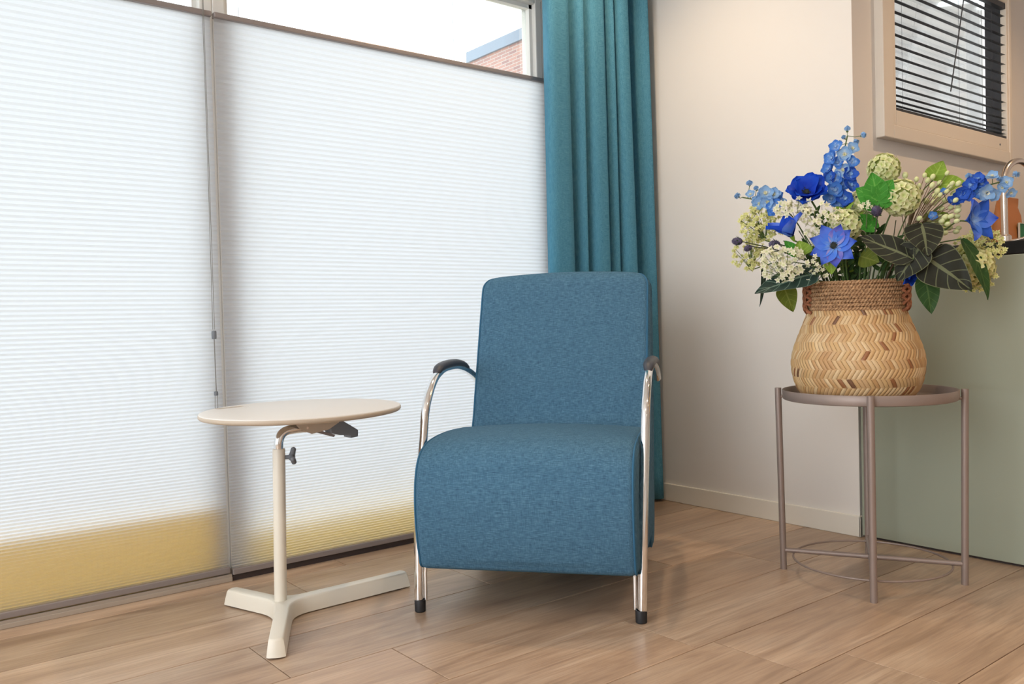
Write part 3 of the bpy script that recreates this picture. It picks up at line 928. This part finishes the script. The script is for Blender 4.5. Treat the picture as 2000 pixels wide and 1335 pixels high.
def delphinium(label, path, blooms, group='delphinium sprays'):
    """blooms: (px, py, w, size_px, kind)"""
    P = [Fp(*p) for p in path]; B = stem_base(P[0])
    r = plant('delphinium_spray', label, 'flower', B, group)
    ln = catmull([B]+P, 8)
    MB().tube(ln, .0018, 6).build('stem', M_stem, r, B)
    for px, py, w_, sz, kind in blooms:
        C = Fp(px, py, w_)
        # nearest point lower on the stem for the little stalk
        q = min(ln, key=lambda s: (s-C).length+max(0, s.z-C.z)*.6)
        out = (C-q); out = out.normalized() if out.length > .004 else TOC
        a = (out*.6+TOC*.75+Vector((rnd.uniform(-.3, .3), rnd.uniform(-.3, .3), rnd.uniform(-.1, .35)))).normalized()
        st = MB().tube([q, (q+C)/2+UP*-.004, C-a*.003], .0009, 5)
        R = sz*.00143
        if kind == 'b':
            ob = MB()
            for k in range(5):
                d = rad(a, k*1.257+rnd.random()*.2)
                petal(ob, C-a*.004, a, d, R*1.3, R*1.2, 1.0, .9, .15, .8, .3, 5, 2)
            f = ob.build('bud', M_pale, r, B, sharp=80)
            st.ball(C-a*.005, .0035, 6, 4)
            st.build('stalk', M_stem, f, B)
            continue
        m = {'d': M_dark, 'm': M_mid, 'p': M_pale}[kind]
        ob = MB()
        a0 = rnd.random()*6
        for k in range(5):
            d = rad(a, a0+k*1.2566+rnd.uniform(-.15, .15))
            petal(ob, C, a, d, R*1.06, R*.98, rnd.uniform(.15, .7), rnd.uniform(-.5, .2), .12, .75, .25, 7, 4, .05, 0., .5)
        f = ob.build('floret', m, r, B, sharp=80)
        st.build('stalk', M_stem, f, B)
        ey = MB()
        for k in range(4):
            d = rad(a, a0+.6+k*1.57)
            petal(ey, C+a*.001, a, d, R*.42, R*.36, .8, .2, .1, .8, .3, 3, 2)
        ey.build('floret_centre', M_pale if kind != 'p' else M_starlet, f, B)

delphinium('tall upright blue delphinium spray, highest bloom of the bouquet',
    [(1640, 440, .03), (1640, 350, .03), (1655, 265, .03)],
    [(1628, 350, .05, 17, 'm'), (1650, 302, .05, 16, 'p'), (1625, 309, .05, 16, 'm'), (1664, 318, .05, 14, 'm'), (1646, 333, .05, 15, 'p'),
     (1660, 341, .05, 17, 'd'), (1661, 362, .05, 16, 'd'), (1632, 372, .055, 18, 'm'), (1650, 388, .055, 17, 'd'), (1624, 388, .05, 17, 'm'), (1619, 331, .045, 15, 'm'),
     (1633, 287, .05, 14, 'm'), (1665, 290, .045, 13, 'p'), (1643, 360, .045, 15, 'm'), (1640, 402, .05, 15, 'm'), (1662, 395, .04, 15, 'd'),
     (1672, 277, .04, 9, 'b'), (1655, 253, .03, 9, 'b'), (1685, 264, .03, 9, 'b'), (1648, 268, .04, 7, 'b'), (1640, 278, .04, 7, 'b'), (1622, 345, .05, 14, 'd'), (1636, 318, .05, 13, 'm')])
delphinium('pale blue delphinium spray reaching out at the left edge of the bouquet',
    [(1560, 440, .04), (1505, 400, .05), (1450, 385, .05)],
    [(1495, 378, .07, 17, 'p'), (1511, 381, .065, 16, 'p'), (1500, 395, .07, 16, 'p'), (1484, 398, .065, 15, 'p'), (1513, 402, .075, 16, 'm'), (1517, 386, .06, 15, 'm'),
     (1523, 397, .06, 14, 'p'), (1466, 380, .06, 10, 'p'), (1478, 392, .06, 11, 'p'), (1464, 359, .06, 10, 'b'), (1441, 383, .06, 10, 'b'), (1477, 368, .06, 8, 'b'), (1510, 412, .07, 12, 'm'), (1487, 385, .06, 12, 'p')])
delphinium('blue delphinium spray stretching to the right, in front of the tap',
    [(1800, 440, .03), (1880, 380, .04), (1965, 352, .04)],
    [(1880, 377, .06, 15, 'd'), (1870, 388, .06, 15, 'd'), (1896, 362, .06, 15, 'd'), (1909, 352, .055, 15, 'd'), (1917, 360, .05, 13, 'd'), (1926, 377, .06, 17, 'p'),
     (1940, 379, .055, 13, 'p'), (1912, 378, .055, 14, 'm'), (1938, 345, .05, 12, 'p'), (1966, 356, .05, 12, 'p'), (1974, 375, .05, 11, 'p'), (1892, 345, .055, 9, 'b'), (1984, 341, .05, 10, 'b'), (1890, 380, .06, 13, 'd'),
     (1957, 366, .05, 11, 'p'), (1858, 392, .055, 10, 'd'), (1843, 376, .05, 9, 'm'), (1822, 421, .06, 9, 'm'), (1953, 350, .05, 9, 'b'), (1904, 371, .05, 12, 'd')])

def anemone():
    C = Fp(1576, 378, .085); B = stem_base(C)
    r = plant('anemone', 'large royal blue anemone with dark eye, beside the tall delphinium', 'flower', B)
    MB().tube(bez(B, C-UP*.004), .0026, 8).build('stem', M_stem, r, B)
    a = (TOC*.8+UP*.75+SV*.05).normalized()
    for ring, n, L, ph in ((0, 5, .064, .10), (1, 4, .050, .45)):
        for k in range(n):
            d = rad(a, k*2*math.pi/n+ring*.6+.3)
            o = MB(); petal(o, C+a*.002*ring, a, d, L*rnd.uniform(.95, 1.08), L*1.0, ph+rnd.uniform(-.1, .25), .25, .10, .62, .3, 10, 6, .04, 0., .45)
            o.build('petal', M_anem, r, B, sharp=80)
    # two petals standing up at the back
    for ang in (.25, -.35):
        d = (SV*math.sin(ang+.6)-TOC*.8).normalized(); d = (d-a*d.dot(a)).normalized()
        o = MB(); petal(o, C+a*.003, a, d, .056, .050, 1.0, -.3, .14, .62, .3, 10, 6, .04, 0., .45); o.build('petal', M_anem, r, B, sharp=80)
    e = MB().ball(C+a*.007, (.0095, .0095, .007), 14, 8, a)
    for k in range(26):
        d = rad(a, k*.2417*math.pi*2); e.tube([C+a*.006, C+a*.012+d*.012], .0007, 4); e.ball(C+a*.0125+d*.0125, .0014, 5, 4)
    e.build('flower_eye', M_eye, r, B)
anemone()

def star(name, label, C, a, petals, L, W, mats, eye=True, phi=.15, curl=-.2, base_dir=None, stem_mat=None, via=None):
    B = stem_base(C)
    r = plant(name, label, 'flower', B, 'blue star flowers')
    pts = bez(B, C-a*.012) if via is None else catmull([B]+via+[C-a*.012], 8)
    MB().tube(pts, .0022, 8).build('stem', stem_mat or M_stem, r, B)
    for k, ang in enumerate(petals):
        d = rad(a, ang)
        # measure the angle in the picture: right = 0, up = pi/2
        e1 = (SV-a*SV.dot(a)).normalized(); e2 = a.cross(e1)
        if e2.z < 0: e2 = -e2
        d = e1*math.cos(ang)+e2*math.sin(ang)
        o = MB(); petal(o, C, a, d, L*rnd.uniform(.92, 1.08), W, phi+rnd.uniform(-.08, .12), curl, .06, .9, .35, 10, 4, .02, .16, 1.15)
        o.build('petal', mats[k % len(mats)], r, B, sharp=80)
    MB().tube([C-a*.014, C-a*.006, C+a*.001], [.0025, .005, .007], 8).build('calyx', M_lime, r, B)
    if eye:
        e = MB().ball(C+a*.004, (.010, .010, .006), 12, 8, a)
        for k in range(16):
            d = rad(a, k*.3927); e.tube([C+a*.004, C+a*.010+d*.010], .0009, 4)
        e.build('flower_eye', M_eye, r, B)
    return r
aF = (TOC+UP*.12-SV*.1).normalized()
star('star_flower', 'open blue star flower with dark eye facing out above the basket rim', Fp(1629, 480, .16), aF,
     [math.radians(x) for x in (6, 40, 70, 118, 160, 200, 240, 275, 322)], .062, .036, [M_star, M_star, M_starp, M_star, M_star, M_star, M_star, M_starp])
star('trumpet_flower', 'bright blue trumpet flower seen from the side, below the anemone', Fp(1547, 462, .14), (TOC*.35-SV*.35+UP*.8).normalized(),
     [math.radians(x) for x in (20, 90, 150, 185, 300)], .072, .038, [M_star, M_anem], False, .95, -.55)
star('star_flower', 'lone blue star flower at the right, hanging below the right delphinium', Fp(1897, 430, .06), (SV*.62+TOC*.62+UP*.05).normalized(),
     [math.radians(x) for x in (5, 65, 125, 190, 250, 310)], .066, .040, [M_star, M_dark], False, .45, -.25, via=[Fp(1800, 500, .06), Fp(1860, 438, .06)])
def ruffled():
    C = Fp(1778, 532, .10); B = stem_base(C, .3)
    r = plant('ruffled_flower', 'deep blue ruffled flower half hidden at the right of the basket rim', 'flower', B)
    MB().tube(bez(B, C), .002, 6).build('stem', M_stem, r, B)
    a = (SV*.55+TOC*.5-UP*.45).normalized()
    for k in range(12):
        o = MB(); petal(o, C-a*.008, a, rad(a, k*.5236+rnd.random()*.2), .042, .028, .7+.35*(k % 2), -.4, .1, .7, .3, 6, 4, .06); o.build('petal', M_anem, r, B, sharp=80)
    o = MB()
    for k in range(7): petal(o, C-a*.012, a, rad(a, k*.9), .032, .018, .15, -.3, .1, .8, .3, 4, 2)
    o.build('calyx', M_lime, r, B)
ruffled()

def snowball(label, px, py, w_, rpx, m=None):
    C = Fp(px, py, w_); R = rpx*.00143; B = stem_base(C)
    r = plant('snowball_bloom', label, 'flower', B, 'snowball blooms')
    MB().tube(bez(B, C), .0022, 6).build('stem', M_stem, r, B)
    o = MB(); n = 74
    o.ball(C, R*.74, 12, 8)
    for i in range(n):
        z = 1-2*(i+.5)/n; th = i*2.39996
        dr = Vector((math.sqrt(1-z*z)*math.cos(th), math.sqrt(1-z*z)*math.sin(th), z))
        dr = (dr+Vector((rnd.uniform(-.12, .12),)*3)).normalized()
        c = C+dr*R*rnd.uniform(.76, .92)
        a0 = rnd.random()*6
        for k in range(5):
            d = rad(dr, a0+k*1.2566)
            petal(o, c, dr, d, R*.34, R*.24, .95, -1.1, .1, .75, .35, 4, 2, .05, 0., .55)
    o.build('bloom_head', m or M_snow, r, B, sharp=80)
snowball('cream green snowball bloom at the top, behind the bright lobed leaf', 1726, 330, .02, 29)
snowball('cream green snowball bloom right of the bright lobed leaf, largest one', 1759, 386, .08, 33)
snowball('pale snowball bloom just above the open blue star flower', 1650, 440, .10, 30)
snowball('small cream snowball bloom between tall delphinium and bright lobed leaf', 1672, 400, .02, 24)
snowball('greenish snowball bloom low on the right behind the strap leaf', 1900, 520, .02, 36, M_umbel)

def umbel(label, px, py, w_, rx, ry, n, m, size=.0082, group='starry filler sprigs', nstem=6):
    n = int(n*1.7); size *= 1.2
    C = Fp(px, py, w_); B = stem_base(C)
    r = plant('filler_sprig', label, 'flower', B, group)
    fork = C-UP*ry*.0014*.6-(C-BC).normalized()*.02
    st = MB().tube(bez(B, fork), .0016, 6)
    o = MB()
    for i in range(n):
        q = rnd.random()**.5; th = rnd.random()*6.283
        p = C+SV*(math.cos(th)*q*rx*.00143)+UP*(math.sin(th)*q*ry*.00143)+TOC*rnd.uniform(-.035, .035)
        if i % 4 == 0: st.tube([fork, (fork+p)/2+UP*.006, p], .0006, 4)
        a = ((p-C)*8+TOC*.7+UP*.3+Vector((rnd.uniform(-.5, .5), rnd.uniform(-.5, .5), rnd.uniform(-.5, .5)))).normalized()
        a0 = rnd.random()*6
        for k in range(5):
            d = rad(a, a0+k*1.2566)
            petal(o, p, a, d, size*rnd.uniform(.8, 1.2), size*.52, .3, -.2, 0, .9, .4, 2, 1)
        o.tube([p-a*size*1.3, p], [.0004, .0009], 4)
    st.build('stem', M_stem, r, B)
    o.build('starlets', m, r, B, smooth=True, sharp=80)
umbel('white starry sprig right under the blue anemone', 1553, 408, .10, 36, 20, 34, M_starlet)
umbel('white starry sprig left of the open blue star flower', 1608, 440, .12, 40, 40, 48, M_starlet)
umbel('white starry sprig over the big dark leaf left of the rim', 1530, 515, .15, 44, 36, 70, M_starlet)
umbel('loose white starlets hanging at the left of the basket rim', 1590, 520, .14, 30, 30, 22, M_starlet, .006)
umbel('cream yellow sprig at the left, below the pale delphinium', 1490, 435, .05, 46, 36, 120, M_umbel, .0062)
umbel('cream yellow sprig hanging lowest at the far left, below the thistles', 1462, 495, .03, 32, 34, 70, M_umbel, .0062)
umbel('cream yellow sprig at the far right, under the lone star flower', 1915, 480, .0, 44, 32, 110, M_umbel, .0065)
umbel('cream sprig drooping at the right, behind the large dark leaf', 1905, 535, .0, 34, 34, 80, M_umbel, .0065)
umbel('tiny white starlets below the bright lobed leaf', 1693, 402, .12, 14, 8, 14, M_starlet, .0052)

def berries():
    B = stem_base(Fp(1790, 430, .02)); 
    r = plant('berry_spray', 'spray of pale green berries on thin twigs, right of the snowball bloom', 'flower', B)
    F0 = Fp(1768, 470, .05)
    st = MB().tube(catmull([B, (B+F0)/2+UP*.02, F0], 6), .0024, 6)
    rr = random.Random(5); o = []
    fixed = [(1806, 342), (1812, 352), (1768, 342), (1790, 350), (1752, 352), (1822, 345), (1850, 338), (1855, 365)]
    pts = [(x, y, .02) for x, y in fixed]
    while len(pts) < 58:
        x = rr.uniform(1782, 1874); y = rr.uniform(356, 458)
        if math.hypot(x-1768, y-470) > 42 and all(abs(x-a)+abs(y-b) > 9 for a, b, c in pts): pts.append((x, y, rr.uniform(0, .09)))
    for x, y, w_ in pts:
        P = Fp(x, y, w_); k = F0.lerp(P, .55)+UP*rr.uniform(.0, .012)
        st.tube(catmull([F0, k, P], 4), [.0009]*8+[.0007], 4)
        ax = (P-k).normalized()
        R = rr.uniform(.0056, .0078)
        MB().ball(P, (R, R, R*1.25), 10, 7, ax).build('berry', M_berry, r, B)
    st.build('twig', M_stemb, r, B)
berries()

def thistle(label, px, py, w_, ax, R):
    C = Fp(px, py, w_); B = stem_base(C); ax = ax.normalized(); R *= 1.25
    r = plant('thistle', label, 'flower', B, 'thistles')
    MB().tube(bez(B, C-ax*R), .0016, 6).build('stem', M_stemd, r, B)
    h = MB().ball(C, (R*.82, R*.82, R*1.15), 12, 9, ax)
    for i in range(90):
        z = 1-1.7*(i+.5)/90; th = i*2.39996
        l = rad(ax, th)*math.sqrt(max(0, 1-z*z))*R*.82+ax*z*R*1.15
        h.tube([C+l*.95, C+l*1.12], [.0008, .0003], 4)
    h.build('thistle_head', M_thistle, r, B)
    b = MB()
    for k in range(9): petal(b, C-ax*R*.9, ax, rad(ax, k*.698), R*1.9, R*.28, .55+.2*(k % 2), .2, 0, 1, .5, 4, 2)
    b.build('bracts', M_deep, r, B)
thistle('dark thistle head at the far left tip of the bouquet', 1440, 471, .10, -SV+UP*.1+TOC*.3, .0105)
thistle('small dark thistle head just right of the far left one', 1461, 484, .11, -SV*.8-UP*.4+TOC*.5, .0085)
thistle('dark thistle head under the trumpet flower', 1513, 477, .13, -SV+UP*.05+TOC*.4, .0110)
thistle('dark thistle head below the bright lobed leaf', 1712, 412, .14, UP*.5+TOC-SV*.2, .0125)

def leaf(name, label, p0, p1, width, m, w0, w1, sag=.0, face=None, tip=.72, cat='leaf', group=None, bw=.25, cup=.05, roll=0., wav=.02, stem=True, lobes=False):
    A = Fp(*p0, w0); T = Fp(*p1, w1)
    B = stem_base(A, .25)
    r = plant(name, label, cat, B, group)
    if stem: MB().tube(bez(B, A), .0018, 6).build('stem', M_stem, r, B)
    d = (T-A); L = d.length; d.normalize()
    nf = (face or (TOC*.85+UP*.45)).normalized()
    nf = (nf-d*nf.dot(d)).normalized()
    if roll: nf = (Matrix.Rotation(roll, 3, d) @ nf)
    o = MB(); W = width*.00143
    e = nf.cross(d)
    if lobes:
        for ang, ll, ww in ((0, 1, .46), (.80, .86, .40), (-.80, .86, .40), (1.6, .62, .34), (-1.6, .62, .34)):
            dd = d*math.cos(ang)+e*math.sin(ang)
            petal(o, A, nf, dd, L*ll, W*ww, .12, -.35, .05, .85, .75, 10, 4, .03, 0., 1.0)
    else:
        petal(o, A, nf, d, L, W, sag, -2*sag, cup, tip, bw, 14, 8, wav)
    o.build('leaf_blade', m, r, B, sharp=80)
G = 'dark veined leaves'
leaf('dark_leaf', 'broad blue-green veined leaf hanging over the left side of the rim', (1597, 533), (1474, 574), 62, M_aloc, .13, .17, .15, TOC*.6+UP*.8, .62, group=G)
leaf('dark_leaf', 'dark veined leaf lying across the middle, right of the star flower', (1785, 506), (1678, 462), 48, M_alocp, .16, .14, .1, TOC*.8+UP*.5, .7, group=G)
leaf('dark_leaf', 'grey veined leaf pointing down under the berry spray', (1800, 436), (1812, 501), 58, M_alocp, .14, .17, .12, TOC*.8+UP*.45+SV*.2, .55, group=G)
leaf('dark_leaf', 'dark veined leaf dipping onto the rope collar at the right', (1799, 478), (1752, 550), 52, M_alocp, .15, .16, .1, TOC*.9+UP*.3-SV*.1, .6, group=G)
leaf('dark_leaf', 'largest dark veined leaf at the lower right of the bouquet', (1806, 500), (1898, 566), 70, M_alocp, .13, .14, .1, TOC*.95+UP*.25, .55, group=G)
G2 = 'long hanging leaves'
leaf('strap_leaf', 'long green strap leaf arching down at the far right', (1878, 466), (1930, 588), 30, M_deep, .06, .07, .35, TOC*.6+SV*.5+UP*.2, .8, group=G2)
leaf('pointed_leaf', 'pointed deep green leaf hanging below the large dark leaf', (1806, 535), (1819, 613), 36, M_deep, .11, .12, .1, TOC+SV*.2, .7, group=G2)
leaf('strap_leaf', 'narrow grey green leaf seen edge on at the far left', (1487, 490), (1483, 600), 14, M_aloc, .10, .12, .25, SV*.8+TOC*.5, .8, group=G2)
leaf('pointed_leaf', 'olive brown pointed leaf hanging under the broad left leaf', (1530, 558), (1549, 609), 34, M_olive, .10, .09, .2, TOC+SV*.3, .6, group=G2)
leaf('lobed_leaf', 'bright green lobed leaf between the two cream snowball blooms', (1714, 392), (1703, 336), 66, M_maple, .12, .13, .1, TOC*.8+UP*.5, group='bright lobed leaves', lobes=True)
leaf('lobed_leaf', 'bright green lobed leaf lower down, left of a thistle head', (1700, 440), (1672, 420), 54, M_maple, .10, .10, .1, TOC*.7+UP*.7, group='bright lobed leaves', lobes=True)
G3 = 'light green leaves'
leaf('broad_leaf', 'light green leaf standing upright at the top right', (1822, 352), (1842, 314), 34, M_lime, .0, .0, .1, TOC+UP*.1, .6, group=G3)
leaf('broad_leaf', 'light green leaf reaching right, above the right delphinium', (1832, 362), (1888, 358), 40, M_lime, .0, .02, .1, TOC*.8+UP*.6, .6, group=G3)
leaf('broad_leaf', 'green leaf hanging behind the berry spray', (1830, 412), (1826, 462), 40, M_lime, -.01, .0, .1, TOC, .6, group=G3)
leaf('broad_leaf', 'lime leaf right under the open blue star flower', (1622, 495), (1624, 536), 26, M_lime, .15, .15, .1, TOC+UP*.1, .6, group=G3)
leaf('broad_leaf', 'lime leaf left of the open blue star flower', (1570, 498), (1560, 470), 32, M_lime, .14, .14, .1, TOC*.8+UP*.3, .6, group=G3)
leaf('broad_leaf', 'olive leaf below the middle dark leaf', (1680, 500), (1718, 512), 34, M_olive, .10, .11, .1, TOC+UP*.2, .6, group=G3)
leaf('broad_leaf', 'green leaf under the left thistle heads', (1560, 500), (1532, 470), 22, M_maple, .13, .12, .1, TOC*.7+UP*.6, .7, group=G3)

def foliage(label, tips, m, w_, group='filler greenery'):
    T0 = Fp(*tips[0], w_); B = stem_base(T0, .2)
    r = plant('foliage_sprig', label, 'foliage', B, group)
    st = MB(); o = MB()
    for px, py in tips:
        T = Fp(px, py, w_+rnd.uniform(-.03, .03)); b2 = B+Vector((rnd.uniform(-.02, .02), rnd.uniform(-.02, .02), 0))
        ln = bez(b2, T, .3, 8); st.tube(ln, .0014, 5)
        for i in range(3, 9):
            p = ln[i]
            for s_ in (-1, 1):
                d = (SV*s_*rnd.uniform(.5, 1)+UP*rnd.uniform(.3, 1)+TOC*rnd.uniform(-.4, .6)).normalized()
                a = (TOC+UP*.5+Vector((rnd.uniform(-.4, .4), rnd.uniform(-.4, .4), 0))); a = (a-d*a.dot(d)).normalized()
                petal(o, p, a, d, rnd.uniform(.022, .040), rnd.uniform(.008, .014), .1, -.3, .05, .8, .3, 4, 2)
    st.build('stem', M_stemd, r, B); o.build('leaves', m, r, B, sharp=80)
foliage('dark leafy greenery in the middle, behind the star flower', [(1640, 470), (1690, 460), (1720, 450), (1665, 440)], M_deep, .03)
foliage('dark leafy greenery at the left, behind the white sprigs', [(1560, 450), (1530, 470), (1590, 420), (1600, 470)], M_deep, .04)
foliage('leafy greenery at the right, behind the dark veined leaves', [(1780, 450), (1830, 470), (1750, 430), (1855, 480)], M_deep, .02)
foliage('low leafy greenery standing just above the rope collar', [(1610, 510), (1650, 500), (1700, 505), (1735, 510), (1680, 480)], M_deep, .06)
foliage('lighter leafy sprig below the tall delphinium', [(1625, 425), (1650, 415), (1670, 430)], M_lime, .06)

# ------------------------------------------------------------------ kitchen counter, tap, paper bag
XG = 2.651
def kitchen():
    r = thing('kitchen_cabinet', 'sage green kitchen cabinet end standing beside the white wall', 'cabinet', (3.6, 1.2, 0))
    o = (3.6, 1.2, 0)
    bevel(MB().box((XG, .88, .008), (XG+.02, YK-.010, .894)).build('end_panel', M_green, r, o, smooth=False), .0015)
    MB().box((XG+.02, .92, .008), (4.9, YK-.010, .894)).build('carcass', M_green, r, o, smooth=False)
    MB().box((XG+.012, .90, 0), (4.9, YK-.02, .008)).build('plinth', M_darkgap, r, o, smooth=False)
    t = bevel(MB().box((XG-.001, .86, .895), (4.9, YK-.002, .933)).build('worktop', M_worktop, smooth=False), .002)
    t['label'] = 'black kitchen worktop on top of the sage green cabinet'; t['category'] = 'worktop'
    y = 1.36
    b = on(1, y, 1964, 480); b.z = .933
    tp = thing('kitchen_tap', 'tall gooseneck tap on the black worktop, cut by the right edge', 'tap', b)
    x0 = b.x
    xt = on(1, y, 1960, 400).x
    zt = on(1, y, 2005, 322).z
    R = .085
    pts = [(xt+.012, y, .95), (xt+.006, y, 1.08), (xt+.004, y, zt-R)]
    for k in range(1, 13):
        a = math.pi*k/12
        pts.append((xt+.004+R*(1-math.cos(a)), y-.02*(1-math.cos(a)), zt-R+R*math.sin(a)))
    pts.append((xt+.004+2*R, y-.04, zt-R-.06))
    MB().tube(catmull(pts, 3), .0115, 16).build('spout', M_copper, tp, b)
    MB().lathe([(.0001, .933), (.026, .933), (.026, .938), (.021, .942), (.021, 1.005), (.0125, 1.012), (.0001, 1.012)], 24, (xt+.012, y)).build('tap_body', M_copper, tp, b)
    MB().tube([(xt+.012, y-.02, .985), (xt+.014, y-.06, .992), (xt+.016, y-.075, 1.0)], [.007, .006, .005], 10).build('lever', M_copper, tp, b)
    # kraft pouch
    yb = 1.46
    p0 = on(1, yb-.03, 1963, 470); p1 = on(1, yb-.03, 1965, 380)
    bx0 = p0.x; bx1 = bx0+.20; zt = p1.z
    bb_ = Vector(((bx0+bx1)/2, yb, .933))
    bag = thing('paper_bag', 'brown kraft paper bag with green label on the black worktop', 'bag', bb_)
    secs = []
    for z, hw, hd in ((.9335, .10, .034), (.95, .102, .036), (1.0, .101, .032), (1.06, .101, .026), (1.11, .100, .017), (zt-.035, .100, .006), (zt-.02, .100, .003), (zt, .100, .002)):
        l = []
        for k in range(32):
            t = 2*math.pi*k/32; c_, s_ = math.cos(t), math.sin(t)
            x = hw*(abs(c_)**.35)*(1 if c_ >= 0 else -1); yy = hd*(abs(s_)**.7)*(1 if s_ >= 0 else -1)
            l.append((bb_.x+x, yb+yy+.0025*math.sin(x*60+z*90), z))
        secs.append(l)
    MB().loft(secs).build('pouch', M_kraft, bag, bb_, sharp=60)
    q0 = on(1, yb-.038, 1992, 466); q1 = on(1, yb-.038, 1992, 436)
    lx = q0.x; z0, z1 = max(.965, q0.z), q1.z
    lab = MB().loft([[(lx, yb-.0385, z0), (lx+.07, yb-.0385, z0), (lx+.07, yb-.0345, z1), (lx, yb-.0345, z1)], [(lx, yb-.034, z0), (lx+.07, yb-.034, z0), (lx+.07, yb-.030, z1), (lx, yb-.030, z1)]]).build('label_patch', M_glabel, bag, bb_, smooth=False)
    fr = MB()
    for a, c in (((lx-.003, z0-.003), (lx, z1+.003)), ((lx, z0-.003), (lx+.07, z0)), ((lx, z1), (lx+.07, z1+.003))):
        fr.box((a[0], yb-.0395, a[1]), (c[0], yb-.033, c[1]))
    fr.build('label_border', M_whiteprint, lab, bb_, smooth=False)
kitchen()

# ------------------------------------------------------------------ outside
struct(MB().box((-30, YF1+.13, -.35), (40, 60, -.3)).build('ground', M_pave, smooth=False), 'pale paving outside the windows', 'ground')
hb = thing('brick_building', 'red brick building outside, behind the top of the window beside the curtain', 'building', (9.515, 10.5, -.3))
ho = (9.515, 10.5, -.3)
MB().box((9.515, 8.2, -.3), (16, 13.03, 5.55)).build('brick_wall', M_brick, hb, ho, smooth=False)
MB().box((9.47, 8.15, 5.55), (16.05, 13.08, 5.74)).build('parapet_cap', M_cap, hb, ho, smooth=False)
